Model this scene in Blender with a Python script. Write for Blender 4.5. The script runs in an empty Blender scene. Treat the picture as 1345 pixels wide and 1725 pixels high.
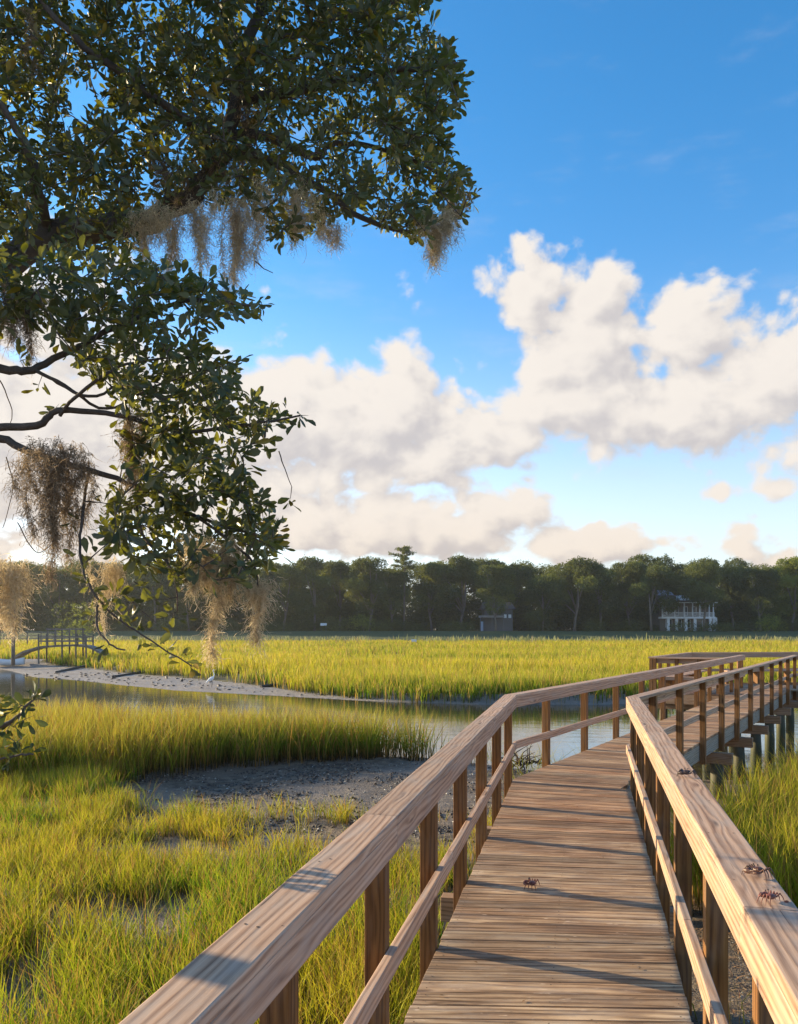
import bpy, math, random
import numpy as np
from mathutils import Vector, Matrix

random.seed(7)
RNG = np.random.default_rng(11)
PI = math.pi
SC = bpy.context.scene
COL = SC.collection

# ------------------------------------------------------------------ camera
F = 1455.0; CX = 672.5; HY = 1060.0; CZ = 2.85       # focal length in photo pixels, horizon row, eye height
cam_d = bpy.data.cameras.new('camera'); cam = bpy.data.objects.new('camera', cam_d); COL.objects.link(cam)
cam_d.sensor_fit = 'HORIZONTAL'; cam_d.sensor_width = 36; cam_d.lens = F / 1345 * 36
cam_d.shift_y = (HY - 862.5) / 1345; cam_d.clip_start = 0.05; cam_d.clip_end = 6000
cam.location = (0, 0, CZ); cam.rotation_euler = (PI / 2, 0, 0)
SC.camera = cam

def at(px, py, Y):            # a sight line's point at depth Y, used to measure the place out of the photograph
    return Vector(((px - CX) / F * Y, Y, CZ - (py - HY) / F * Y))
def onz(px, py, z):
    return at(px, py, F * (CZ - z) / (py - HY))

DECK = 1.05; CAP = 2.06; WATER = -0.35

# ------------------------------------------------------------------ node helpers
class NT:
    def __init__(s, nt): s.nt = nt; s.n = nt.nodes; s.l = nt.links
    def node(s, t, **k):
        n = s.n.new(t)
        for a, v in k.items(): setattr(n, a, v)
        return n
    def put(s, sock, v):
        if isinstance(v, bpy.types.NodeSocket): s.l.new(v, sock)
        elif v is not None: sock.default_value = v
    def m(s, op, a, b=None, c=None, clamp=False):
        n = s.node('ShaderNodeMath', operation=op, use_clamp=clamp)
        s.put(n.inputs[0], a)
        if b is not None: s.put(n.inputs[1], b)
        if c is not None: s.put(n.inputs[2], c)
        return n.outputs[0]
    def v(s, op, a, b=None, c=None):
        n = s.node('ShaderNodeVectorMath', operation=op)
        s.put(n.inputs[0], a)
        if b is not None:
            s.put(n.inputs[3] if op == 'SCALE' else n.inputs[1], b)
        if c is not None: s.put(n.inputs[2], c)
        return n.outputs['Value'] if op in ('LENGTH', 'DISTANCE', 'DOT_PRODUCT') else n.outputs[0]
    def xyz(s, x, y, z=0.0):
        n = s.node('ShaderNodeCombineXYZ'); s.put(n.inputs[0], x); s.put(n.inputs[1], y); s.put(n.inputs[2], z); return n.outputs[0]
    def sep(s, v):
        n = s.node('ShaderNodeSeparateXYZ'); s.put(n.inputs[0], v); return n.outputs
    def noise(s, vec, scale=1.0, detail=2.0, rough=0.5, dist=0.0, out='Fac', dim='3D'):
        n = s.node('ShaderNodeTexNoise', noise_dimensions=dim); s.put(n.inputs['Vector'], vec)
        n.inputs['Scale'].default_value = scale; n.inputs['Detail'].default_value = detail
        n.inputs['Roughness'].default_value = rough; n.inputs['Distortion'].default_value = dist
        return n.outputs[0] if out == 'Fac' else n.outputs[1]
    def smooth(s, v, a, b, lo=0.0, hi=1.0):
        n = s.node('ShaderNodeMapRange', interpolation_type='SMOOTHSTEP')
        s.put(n.inputs[0], v); s.put(n.inputs[1], a); s.put(n.inputs[2], b); s.put(n.inputs[3], lo); s.put(n.inputs[4], hi)
        return n.outputs[0]
    def mix(s, f, a, b, mode='MIX'):
        n = s.node('ShaderNodeMix', data_type='RGBA', blend_type=mode)
        s.put(n.inputs[0], f)
        for k, x in ((6, a), (7, b)):
            if isinstance(x, (tuple, list)) and len(x) == 3: x = (*x, 1)
            s.put(n.inputs[k], x)
        return n.outputs[2]
    def ramp(s, f, stops):
        n = s.node('ShaderNodeValToRGB'); e = n.color_ramp.elements
        while len(e) < len(stops): e.new(0.5)
        for i, (p, c) in enumerate(stops): e[i].position = p; e[i].color = (*c, 1)
        s.put(n.inputs[0], f); return n.outputs[0]
    def bump(s, h, strength=0.3, dist=0.01):
        n = s.node('ShaderNodeBump'); n.inputs['Strength'].default_value = strength; n.inputs['Distance'].default_value = dist
        s.put(n.inputs['Height'], h); return n.outputs[0]
    def attr(s, name): return s.node('ShaderNodeAttribute', attribute_name=name).outputs['Color']
    def uv(s): return s.node('ShaderNodeTexCoord').outputs['UV']
    def obj(s): return s.node('ShaderNodeTexCoord').outputs['Object']
    def pos(s): return s.node('ShaderNodeNewGeometry').outputs['Position']

def mat(name):
    m = bpy.data.materials.new(name); m.use_nodes = True
    t = NT(m.node_tree); t.n.clear()
    out = t.node('ShaderNodeOutputMaterial'); b = t.node('ShaderNodeBsdfPrincipled')
    t.l.new(b.outputs[0], out.inputs[0]); t.b = b; t.out = out
    return m, t

def plain(name, col, rough=0.6, metal=0.0, vary=0.15, scale=8.0, spec=0.5, bump=0.0):
    m, t = mat(name)
    nz = t.noise(t.obj(), scale, 4, 0.6)
    c = t.mix(nz, tuple(x * (1 - vary) for x in col), tuple(min(1, x * (1 + vary)) for x in col))
    t.put(t.b.inputs['Base Color'], c)
    t.b.inputs['Roughness'].default_value = rough; t.b.inputs['Metallic'].default_value = metal
    t.b.inputs['Specular IOR Level'].default_value = spec
    if bump: t.put(t.b.inputs['Normal'], t.bump(nz, bump, 0.02))
    return m

def wood(name, dark, mid, light, rough=0.75, ring=105.0, contrast=1.0, weather=(0.40, 0.36, 0.33), wamt=0.25, bump=0.35, sk=55.0, mott=0.0):
    """sawn softwood: uv is metres along / across the board, tint holds (brightness, redness, seed)"""
    m, t = mat(name)
    uv = t.sep(t.uv()); u, v = uv[0], uv[1]
    tint = t.sep(t.attr('tint'))
    seed = t.m('MULTIPLY', tint[2], 37.0)
    # knots bend the rings round them
    kc = t.xyz(t.m('MULTIPLY', u, 1.3), t.m('MULTIPLY', v, 7.0), seed)
    vo = t.node('ShaderNodeTexVoronoi', feature='F1'); t.put(vo.inputs['Vector'], kc); vo.inputs['Scale'].default_value = 1.0
    kd = vo.outputs['Distance']
    knot = t.m('EXPONENT', t.m('MULTIPLY', t.m('POWER', t.m('DIVIDE', kd, 0.17), 2.0), -1.0))
    flow = t.noise(t.xyz(t.m('MULTIPLY', u, 0.9), t.m('MULTIPLY', v, 7.5), seed), 1.0, 2, 0.5)
    ph = t.m('ADD', t.m('MULTIPLY', v, ring * 2), t.m('ADD', t.m('MULTIPLY', flow, 20.0), t.m('MULTIPLY', knot, 8.0)))
    rings = t.m('MULTIPLY_ADD', t.m('SINE', ph), 0.5, 0.5)
    rings = t.m('POWER', rings, 1.6)
    fine = t.noise(t.xyz(t.m('MULTIPLY', u, 7.0), t.m('MULTIPLY', v, 420.0), seed), 1.0, 3, 0.6)
    streak = t.noise(t.xyz(t.m('MULTIPLY', u, 1.3), t.m('MULTIPLY', v, sk), seed), 1.0, 4, 0.65)
    blot = t.noise(t.xyz(t.m('MULTIPLY', u, 3.5), t.m('MULTIPLY', v, 14.0), seed), 1.0, 4, 0.6)
    g = t.m('ADD', t.m('MULTIPLY', rings, 0.22), t.m('ADD', t.m('MULTIPLY', fine, 0.34), t.m('MULTIPLY', streak, 0.62)))
    g = t.m('MULTIPLY_ADD', t.m('SUBTRACT', g, 0.57), 2.3 * contrast, 0.5, clamp=True)
    c = t.ramp(g, [(0.05, light), (0.5, mid), (0.95, dark)])
    # weathering to silver grey in patches
    wf = t.m('MULTIPLY', t.smooth(blot, 0.42, 0.68), wamt)
    c = t.mix(wf, c, weather)
    if mott:      # worn pale and damp dark patches running over several boards
        mp = t.noise(t.v('MULTIPLY', t.pos(), (1.6, 3.2, 1.0)), 1.0, 5, 0.65)
        c = t.mix(t.smooth(mp, 0.38, 0.62, 0.0, mott), t.mix(1.0, c, (0.66, 0.60, 0.56), 'MULTIPLY'), c)
        sp_ = t.noise(t.xyz(t.m('MULTIPLY', u, 9.0), t.m('MULTIPLY', v, 45.0), seed), 1.0, 3, 0.6)
        c = t.mix(t.m('MULTIPLY', t.smooth(sp_, 0.66, 0.74), 0.7), c, (0.70, 0.56, 0.42))
        c = t.mix(t.m('MULTIPLY', t.smooth(sp_, 0.34, 0.26), 0.75), c, (0.05, 0.03, 0.02))
    # red board tint
    c = t.mix(tint[1], c, t.mix(1.0, c, (1.0, 0.76, 0.60), 'MULTIPLY'))
    br = t.m('MULTIPLY_ADD', tint[0], 0.9, 0.52)
    c = t.mix(1.0, c, t.xyz(br, br, br), 'MULTIPLY')
    kcore = t.smooth(kd, 0.05, 0.12, 1.0, 0.0)
    c = t.mix(t.m('MULTIPLY', kcore, 0.75), c, tuple(x * 0.35 for x in dark))
    # drying checks: thin dark splits along the grain
    ck = t.noise(t.xyz(t.m('MULTIPLY', u, 2.2), t.m('MULTIPLY', v, 150.0), seed), 1.0, 1, 0.4)
    ck = t.smooth(ck, 0.73, 0.77)
    c = t.mix(t.m('MULTIPLY', ck, 0.7), c, tuple(x * 0.25 for x in dark))
    t.put(t.b.inputs['Base Color'], c)
    t.put(t.b.inputs['Roughness'], t.m('MULTIPLY_ADD', streak, 0.25, rough - 0.12))
    t.b.inputs['Specular IOR Level'].default_value = 0.3
    h = t.m('SUBTRACT', t.m('ADD', t.m('MULTIPLY', rings, 0.35), t.m('MULTIPLY', fine, 0.5)), t.m('MULTIPLY', ck, 1.6))
    t.put(t.b.inputs['Normal'], t.bump(h, bump, 0.003))
    return m

M = {}
M['rail'] = wood('rail_wood', (0.19, 0.108, 0.07), (0.41, 0.262, 0.175), (0.58, 0.405, 0.285), sk=38.0, contrast=0.85, wamt=0.5, weather=(0.36, 0.31, 0.27))
M['post'] = wood('post_wood', (0.070, 0.028, 0.008), (0.175, 0.080, 0.022), (0.27, 0.135, 0.042), wamt=0.1, contrast=0.8)
M['deck'] = wood('deck_wood', (0.09, 0.052, 0.028), (0.36, 0.245, 0.145), (0.60, 0.45, 0.29), ring=55, contrast=0.78, wamt=0.45, weather=(0.30, 0.265, 0.23), bump=0.8, sk=26.0, mott=1.0)
M['joist'] = wood('joist_wood', (0.13, 0.11, 0.085), (0.25, 0.215, 0.17), (0.33, 0.29, 0.235), wamt=0.6, weather=(0.27, 0.27, 0.25))
M['beam'] = wood('beam_wood', (0.14, 0.08, 0.045), (0.28, 0.175, 0.10), (0.36, 0.24, 0.15))
M['nail'] = plain('rusty_nail', (0.05, 0.032, 0.024), 0.7, 0.3)

# ------------------------------------------------------------------ object helpers
def tag(o, label=None, cat=None, group=None, kind=None):
    if label: o['label'] = label
    if cat: o['category'] = cat
    if group: o['group'] = group
    if kind: o['kind'] = kind
    return o
def empty(name, loc, label=None, cat=None, group=None, rz=0.0):
    o = bpy.data.objects.new(name, None); COL.objects.link(o); o.location = loc; o.rotation_euler = (0, 0, rz)
    o.empty_display_size = 0.2
    return tag(o, label, cat, group)
def link(name, me, parent=None, mats=(), smooth=False):
    for m in mats: me.materials.append(m)
    o = bpy.data.objects.new(name, me); COL.objects.link(o)
    if parent is not None:
        o.parent = parent
        p = parent; off = Vector(p.location)
        while p.parent is not None: p = p.parent; off += Vector(p.location)
        if not o.get('_local'): o.matrix_parent_inverse = Matrix.Identity(4)
    if smooth: me.polygons.foreach_set('use_smooth', [True] * len(me.polygons))
    return o

class MB:
    """collects faces with uv and tint, in world coordinates; build() makes ONE mesh relative to origin"""
    def __init__(s): s.v = []; s.f = []; s.uv = []; s.t = []; s.mi = []
    def add(s, verts, faces, uvs=None, tint=(0.5, 0, 0), mi=0):
        b = len(s.v); s.v.extend([tuple(p) for p in verts])
        for k, f in enumerate(faces):
            s.f.append([b + i for i in f]); s.t.append(tint); s.mi.append(mi)
            s.uv.append(uvs[k] if uvs else [(0, 0)] * len(f))
    def prism(s, q, z0, z1, tint=None, mi=0, dz=(0, 0, 0, 0)):
        """q: 4 plan points; edges q0-q1 and q3-q2 run along the grain"""
        tint = tint or rt()
        q = [Vector((p[0], p[1], 0)) for p in q]
        lo = [Vector((p.x, p.y, z0 + dz[i])) for i, p in enumerate(q)]; hi = [Vector((p.x, p.y, z1 + dz[i])) for i, p in enumerate(q)]
        V = lo + hi; ax = (q[1] - q[0]).normalized(); nx = Vector((-ax.y, ax.x, 0)); o = q[0]
        su = random.uniform(0, 50); sv = random.uniform(0, 50)
        F_ = [(0, 3, 2, 1), (4, 5, 6, 7), (0, 1, 5, 4), (1, 2, 6, 5), (2, 3, 7, 6), (3, 0, 4, 7)]
        U = []
        for k, f in enumerate(F_):
            r = []
            for i in f:
                p = V[i]; a = (p - o).dot(ax); b = (p - o).dot(nx); z = p.z - z0
                if k in (0, 1): r.append((a + su, b + sv + (0.31 if k else 0)))
                elif k in (2, 4): r.append((a + su, z + sv + (0.9 if k == 2 else 1.7)))
                else: r.append((z * .3 + su, b + sv + 2.3))
            U.append(r)
        s.add(V, F_, U, tint, mi)
    def beam(s, p0, p1, w, h, tint=None, mi=0, up=Vector((0, 0, 1))):
        """box from p0 to p1 (grain along it), w sideways, h along up"""
        tint = tint or rt()
        p0 = Vector(p0); p1 = Vector(p1); ax = (p1 - p0); L = ax.length; ax.normalize()
        if abs(ax.dot(up)) > 0.95: up = Vector((0, 1, 0))
        sd = ax.cross(up).normalized(); u2 = sd.cross(ax)
        V = []
        for e in (p0, p1):
            for a, b in ((-1, -1), (1, -1), (1, 1), (-1, 1)):
                V.append(e + sd * (a * w / 2) + u2 * (b * h / 2))
        F_ = [(0, 1, 2, 3), (7, 6, 5, 4), (0, 4, 5, 1), (1, 5, 6, 2), (2, 6, 7, 3), (3, 7, 4, 0)]
        su = random.uniform(0, 50); sv = random.uniform(0, 50); U = []
        for k, f in enumerate(F_):
            r = []
            for i in f:
                d = V[i] - p0; a = d.dot(ax); b = d.dot(sd); c = d.dot(u2)
                r.append((b * .3 + su, c + sv) if k < 2 else ((a + su, b + sv + k) if k in (2, 4) else (a + su, c + sv + k)))
            U.append(r)
        s.add(V, F_, U, tint, mi)
    def tube(s, pts, rad, n=8, cap=True, tint=None, mi=0):
        tint = tint or rt()
        pts = [Vector(p) for p in pts]; rad = rad if hasattr(rad, '__len__') else [rad] * len(pts)
        V = []; prev = None
        for i, p in enumerate(pts):
            d = (pts[min(i + 1, len(pts) - 1)] - pts[max(i - 1, 0)]).normalized()
            if prev is None:
                a = d.cross(Vector((0, 0, 1)) if abs(d.z) < 0.9 else Vector((1, 0, 0))).normalized()
            else:
                a = (prev - d * prev.dot(d)).normalized()
            prev = a; b = d.cross(a)
            for k in range(n):
                t = 2 * PI * k / n; V.append(p + (a * math.cos(t) + b * math.sin(t)) * rad[i])
        F_ = []; U = []; L = 0
        for i in range(len(pts) - 1):
            dl = (pts[i + 1] - pts[i]).length
            for k in range(n):
                F_.append((i * n + k, i * n + (k + 1) % n, (i + 1) * n + (k + 1) % n, (i + 1) * n + k))
                w = 2 * PI * rad[i] / n
                U.append([(L, k * w), (L, (k + 1) * w), (L + dl, (k + 1) * w), (L + dl, k * w)])
            L += dl
        if cap:
            F_.append(tuple(range(n))[::-1]); U.append([(0, 0)] * n)
            F_.append(tuple((len(pts) - 1) * n + k for k in range(n))); U.append([(0, 0)] * n)
        s.add(V, F_, U, tint, mi)
    def ball(s, c, r, seg=10, rings=7, rot=None, tint=None, mi=0):
        tint = tint or rt(); c = Vector(c); r = Vector(r) if hasattr(r, '__len__') else Vector((r, r, r))
        V = [Vector((0, 0, 1))]
        for i in range(1, rings):
            ph = PI * i / rings
            for k in range(seg): V.append(Vector((math.sin(ph) * math.cos(2 * PI * k / seg), math.sin(ph) * math.sin(2 * PI * k / seg), math.cos(ph))))
        V.append(Vector((0, 0, -1)))
        V = [Vector((p.x * r.x, p.y * r.y, p.z * r.z)) for p in V]
        if rot is not None: V = [rot @ p for p in V]
        V = [p + c for p in V]; F_ = []
        for k in range(seg): F_.append((0, 1 + k, 1 + (k + 1) % seg))
        for i in range(rings - 2):
            for k in range(seg):
                a = 1 + i * seg
                F_.append((a + k, a + seg + k, a + seg + (k + 1) % seg, a + (k + 1) % seg))
        a = 1 + (rings - 2) * seg; e = len(V) - 1
        for k in range(seg): F_.append((a + k, e, a + (k + 1) % seg))
        s.add(V, F_, None, tint, mi)
    def build(s, name, mats, parent=None, origin=None, bevel=0.0, smooth=False, local=False):
        if not isinstance(mats, (list, tuple)): mats = [mats]
        if origin is None: origin = parent_world(parent) if parent is not None else Vector((0, 0, 0))
        o_ = Vector(origin)
        if local: s.v = [tuple(Vector(p) + o_) for p in s.v]
        me = bpy.data.meshes.new(name)
        me.from_pydata([tuple(Vector(p) - o_) for p in s.v], [], s.f)
        uvl = me.uv_layers.new(name='UVMap')
        flat = [c for f in s.uv for p in f for c in p]; uvl.data.foreach_set('uv', flat)
        ca = me.color_attributes.new('tint', 'FLOAT_COLOR', 'CORNER')
        tc = []
        for f, t in zip(s.f, s.t): tc.extend(list((*t, 1.0)) * len(f))
        ca.data.foreach_set('color', tc)
        me.polygons.foreach_set('material_index', s.mi)
        for m in mats: me.materials.append(m)
        if smooth: me.polygons.foreach_set('use_smooth', [True] * len(me.polygons))
        me.update()
        o = bpy.data.objects.new(name, me); COL.objects.link(o)
        if parent is not None:
            o.parent = parent; o.location = o_ - parent_world(parent)
        else: o.location = o_
        if bevel:
            b = o.modifiers.new('bevel', 'BEVEL'); b.width = bevel; b.segments = 2; b.limit_method = 'ANGLE'
        return o
def parent_world(p):
    v = Vector((0, 0, 0))
    while p is not None: v += Vector(p.location); p = p.parent
    return v
def rt(lo=0.25, hi=0.75, red=0.15): return (random.uniform(lo, hi), random.uniform(0, red), random.random())

def tri_mesh(name, V, T, C=None, mats=(), parent=None, loc=(0, 0, 0), smooth=False):
    """numpy mesh of triangles; C = per-vertex colour (n,3)"""
    V = np.asarray(V, np.float32); T = np.asarray(T, np.int32)
    me = bpy.data.meshes.new(name)
    me.vertices.add(len(V)); me.vertices.foreach_set('co', V.ravel())
    n = len(T); me.loops.add(n * 3); me.loops.foreach_set('vertex_index', T.ravel())
    me.polygons.add(n); me.polygons.foreach_set('loop_start', np.arange(n, dtype=np.int32) * 3)
    if smooth: me.polygons.foreach_set('use_smooth', np.ones(n, bool))
    me.update(calc_edges=True)
    if C is not None:
        ca = me.color_attributes.new('tint', 'FLOAT_COLOR', 'POINT')
        c4 = np.ones((len(V), 4), np.float32); c4[:, :3] = C; ca.data.foreach_set('color', c4.ravel())
    for m in mats: me.materials.append(m)
    o = bpy.data.objects.new(name, me); COL.objects.link(o); o.location = loc
    if parent is not None: o.parent = parent
    return o

def frames(d, roll):
    """rotation matrices (n,3,3) whose y axis is d and whose x,z are rolled"""
    d = d / np.linalg.norm(d, axis=1, keepdims=True)
    up = np.where(np.abs(d[:, 2:3]) > 0.92, np.array([[1., 0, 0]]), np.array([[0., 0, 1]]))
    x = np.cross(d, up); x /= np.linalg.norm(x, axis=1, keepdims=True); z = np.cross(x, d)
    c, s_ = np.cos(roll)[:, None], np.sin(roll)[:, None]
    x2 = x * c + z * s_; z2 = -x * s_ + z * c
    return np.stack([x2, d, z2], axis=2)
def scatter(tv, tf, P, R, S):
    """template verts (k,3), faces (m,3) -> all copies"""
    k = len(tv); n = len(P)
    S = np.asarray(S, float)
    if S.ndim == 1: S = S[:, None]
    V = np.einsum('nij,nkj->nki', R, tv[None] * (S[:, None, :])) + P[:, None, :]
    T = (tf[None] + (np.arange(n) * k)[:, None, None])
    return V.reshape(-1, 3), T.reshape(-1, 3)

def inpoly(x, y, poly):
    ins = np.zeros(len(x), bool); n = len(poly)
    for i in range(n):
        x1, y1 = poly[i]; x2, y2 = poly[(i + 1) % n]
        c = ((y1 > y) != (y2 > y)) & (x < (x2 - x1) * (y - y1) / ((y2 - y1) if y2 != y1 else 1e-9) + x1)
        ins ^= c
    return ins
def polydist(x, y, poly, closed=True):
    d = np.full(len(x), 1e9); n = len(poly)
    for i in range(n if closed else n - 1):
        a = np.array(poly[i], float); b = np.array(poly[(i + 1) % n], float); ab = b - a; L = ab @ ab
        t = np.clip(((x - a[0]) * ab[0] + (y - a[1]) * ab[1]) / L, 0, 1)
        d = np.minimum(d, np.hypot(x - a[0] - t * ab[0], y - a[1] - t * ab[1]))
    return d
_tab = np.random.default_rng(3).random((64, 64))
def vnoise(x, y, s=1.0):
    x = np.asarray(x) / s + 100.3; y = np.asarray(y) / s + 77.7
    xi = np.floor(x).astype(int); yi = np.floor(y).astype(int); fx = x - xi; fy = y - yi
    fx = fx * fx * (3 - 2 * fx); fy = fy * fy * (3 - 2 * fy)
    g = lambda a, b: _tab[a % 64, b % 64]
    return (g(xi, yi) * (1 - fx) + g(xi + 1, yi) * fx) * (1 - fy) + (g(xi, yi + 1) * (1 - fx) + g(xi + 1, yi + 1) * fx) * fy
def fbm(x, y, s): return (vnoise(x, y, s) + 0.5 * vnoise(x, y, s / 2.1) + 0.25 * vnoise(x, y, s / 4.3)) / 1.75

# ------------------------------------------------------------------ the lie of the land
WPOLY = [(-90, 92), (-45, 76), (-31.9, 69), (-24.4, 57.5), (-20, 54), (-16, 49.5), (-11.5, 45), (-6, 41.6), (-1.4, 38.5), (3.2, 36.7), (8.2, 36.6),
         (14, 38), (25, 42), (90, 60), (90, 44), (45, 30), (20, 22.5), (10.5, 19.6), (7.4, 18.2), (4.8, 18.4), (2.9, 19.6), (0.7, 21.4), (-1.2, 21.8),
         (-3.7, 22.2), (-6.6, 22.8), (-16.5, 28), (-30, 38), (-90, 58)]
FARLINE = [(-140, 128), (-60, 88), (-34, 77), (-24, 66), (-19, 59), (-12, 52), (-6.6, 45.2), (-4.4, 41.8), (-1.9, 39.2), (0.5, 37.6), (3.2, 36.85), (8.2, 36.75), (14, 38.15), (25, 42.2), (90, 61), (190, 100)]
FARPOLY = FARLINE + [(190, 171), (60, 169), (0, 171), (-60, 173), (-140, 170)]

def ss(v, a, b):
    t = np.clip((v - a) / (b - a), 0, 1); return t * t * (3 - 2 * t)
def ground_h(x, y):
    x = np.asarray(x, float); y = np.asarray(y, float)
    ins = inpoly(x, y, WPOLY); d = polydist(x, y, WPOLY)
    mid = np.interp(x, [-90, -16, 0, 20, 90], [76, 41, 30, 31, 50])
    far = y > mid
    slope = np.where(far, np.where(x < -2, 0.042, 0.042 + (np.clip(x + 2, 0, 4) / 4) * 0.4), 0.13)
    h = np.where(ins, WATER - 0.45 * np.clip(d / 1.5, 0, 1), np.minimum(0.0, WATER + d * slope + 0.015))
    h = h + (fbm(x, y, 2.2) - 0.5) * 0.10 * np.where(ins, 0.3, 1) * np.clip(d / 1.2, 0.15, 1)
    h = h + (vnoise(x, y, 0.35) - 0.5) * 0.06 * np.where(ins, 0, 1) * np.clip(d / 1.2, 0.1, 1)
    # long low mud bank by the left end of the creek
    h = h + 0.50 * np.exp(-((x + 33) / 12) ** 2 - ((y - 73.5 - 0.2 * (x + 30)) / 2.6) ** 2)
    h = h + ss(y + (fbm(x, y, 14) - .5) * 5, 169, 176) * 0.7 + ss(y, 172, 203) * 1.7
    return h

M_mud, t = mat('marsh_mud')
p = t.pos()
n1 = t.noise(p, 0.45, 5, 0.6); n2 = t.noise(p, 5.0, 5, 0.65); n3 = t.noise(p, 38.0, 3, 0.6)
c = t.mix(t.smooth(n2, 0.3, 0.7), (0.058, 0.040, 0.026), (0.22, 0.165, 0.112))
c = t.mix(t.smooth(n1, 0.45, 0.65), c, (0.16, 0.128, 0.098))
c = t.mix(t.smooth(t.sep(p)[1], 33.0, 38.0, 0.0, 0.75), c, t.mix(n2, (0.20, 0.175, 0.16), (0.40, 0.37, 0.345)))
c = t.mix(t.m('MULTIPLY', t.smooth(n3, 0.55, 0.75), 0.6), c, (0.045, 0.035, 0.028))
t.put(t.b.inputs['Base Color'], c)
t.put(t.b.inputs['Roughness'], t.smooth(n1, 0.35, 0.6, 0.85, 0.55))
h = t.m('ADD', t.m('MULTIPLY', n2, 1.0), t.m('MULTIPLY', n3, 0.35))
t.put(t.b.inputs['Normal'], t.bump(h, 1.0, 0.11))
M_lawn, t = mat('bank_turf')
p = t.pos(); n1 = t.noise(p, 0.12, 4, 0.6); n2 = t.noise(p, 3.0, 4, 0.7)
c = t.mix(n1, (0.03, 0.065, 0.014), (0.07, 0.105, 0.02)); c = t.mix(t.m('MULTIPLY', n2, 0.5), c, (0.06, 0.05, 0.025))
t.put(t.b.inputs['Base Color'], c); t.b.inputs['Roughness'].default_value = 0.95
t.put(t.b.inputs['Normal'], t.bump(n2, 0.8, 0.3))
M_floor, t = mat('marsh_floor')
p = t.pos(); n1 = t.noise(p, 0.3, 4, 0.6); n2 = t.noise(p, 9.0, 4, 0.7)
c = t.mix(n1, (0.055, 0.055, 0.018), (0.10, 0.085, 0.03)); c = t.mix(t.m('MULTIPLY', n2, 0.6), c, (0.07, 0.055, 0.03))
t.put(t.b.inputs['Base Color'], c); t.b.inputs['Roughness'].default_value = 0.95

def grow(a, b, s0, g):
    r = [a]; s = s0
    while r[-1] < b: r.append(r[-1] + s); s *= g
    return r
xs = np.array([-v for v in grow(13, 330, 0.32, 1.04)][::-1] + list(np.arange(-12.8, 12.9, 0.2)) + grow(13, 330, 0.32, 1.04))
ys = np.array([-v for v in grow(4, 60, 0.8, 1.2)][::-1] + list(np.arange(-3, 5, 0.5)) + list(np.arange(5, 30, 0.18)) + list(np.arange(30, 60, 0.3)) + grow(60, 420, 0.5, 1.03))
gx, gy = np.meshgrid(xs, ys); gz = ground_h(gx.ravel(), gy.ravel())
V = np.stack([gx.ravel(), gy.ravel(), gz], 1)
nx, ny = len(xs), len(ys); i = np.arange(nx * ny).reshape(ny, nx)
a, b_, c_, d_ = i[:-1, :-1].ravel(), i[:-1, 1:].ravel(), i[1:, 1:].ravel(), i[1:, :-1].ravel()
T = np.stack([np.stack([a, b_, c_], 1), np.stack([a, c_, d_], 1)], 1).reshape(-1, 3)
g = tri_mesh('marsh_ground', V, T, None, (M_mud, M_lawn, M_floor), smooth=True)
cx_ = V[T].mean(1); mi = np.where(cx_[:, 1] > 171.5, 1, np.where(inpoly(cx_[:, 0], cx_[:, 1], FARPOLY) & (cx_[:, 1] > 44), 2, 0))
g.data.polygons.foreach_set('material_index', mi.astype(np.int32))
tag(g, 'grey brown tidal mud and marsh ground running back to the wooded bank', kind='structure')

M_water, t = mat('creek_water')
p = t.pos(); pv = t.v('MULTIPLY', p, (0.8, 2.2, 1.0))
n = t.m('ADD', t.noise(pv, 1.1, 3, 0.55), t.m('MULTIPLY', t.noise(pv, 7.0, 2, 0.5), 0.25))
t.put(t.b.inputs['Base Color'], (0.055, 0.052, 0.032, 1)); t.b.inputs['Roughness'].default_value = 0.04; t.b.inputs['IOR'].default_value = 1.33
t.b.inputs['Specular IOR Level'].default_value = 0.75
t.put(t.b.inputs['Normal'], t.bump(n, 0.20, 0.025))
w = tri_mesh('creek_water', [(-95, 14, WATER), (95, 14, WATER), (95, 96, WATER), (-95, 96, WATER)], [(0, 1, 2), (0, 2, 3)], None, (M_water,))
tag(w, 'calm tidal creek reflecting the bright sky', kind='structure')

# ------------------------------------------------------------------ boardwalk
def isect(p, d, q, e):   # line p+t d with q+s e
    den = d[0] * e[1] - d[1] * e[0]
    return ((q[0] - p[0]) * e[1] - (q[1] - p[1]) * e[0]) / den
def offset_path(path, off):     # +off to the left of travel
    res = []
    for i, p in enumerate(path):
        p = Vector(p)
        if i > 0: d0 = (p - Vector(path[i - 1])).normalized()
        if i < len(path) - 1: d1 = (Vector(path[i + 1]) - p).normalized()
        if i == 0: d0 = d1
        if i == len(path) - 1: d1 = d0
        n0 = Vector((-d0.y, d0.x)); n1 = Vector((-d1.y, d1.x)); n_ = (n0 + n1).normalized()
        res.append(p + n_ * (off / n_.dot(n1)))
    return res
L0 = Vector((-0.408, 1.747)); KL = Vector((1.415, 10.38)); EL = Vector((10.63, 26.5))
R0 = Vector((0.981, 2.463)); KR = Vector((2.65, 10.08)); ER = Vector((12.03, 26.4))
dL = (KL - L0).normalized(); dR = (KR - R0).normalized()
LP = [L0 - dL * 6.0, KL, EL]; RP = [R0 - dR * 6.7, KR, ER, Vector((17.6, 28.2))]

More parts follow.
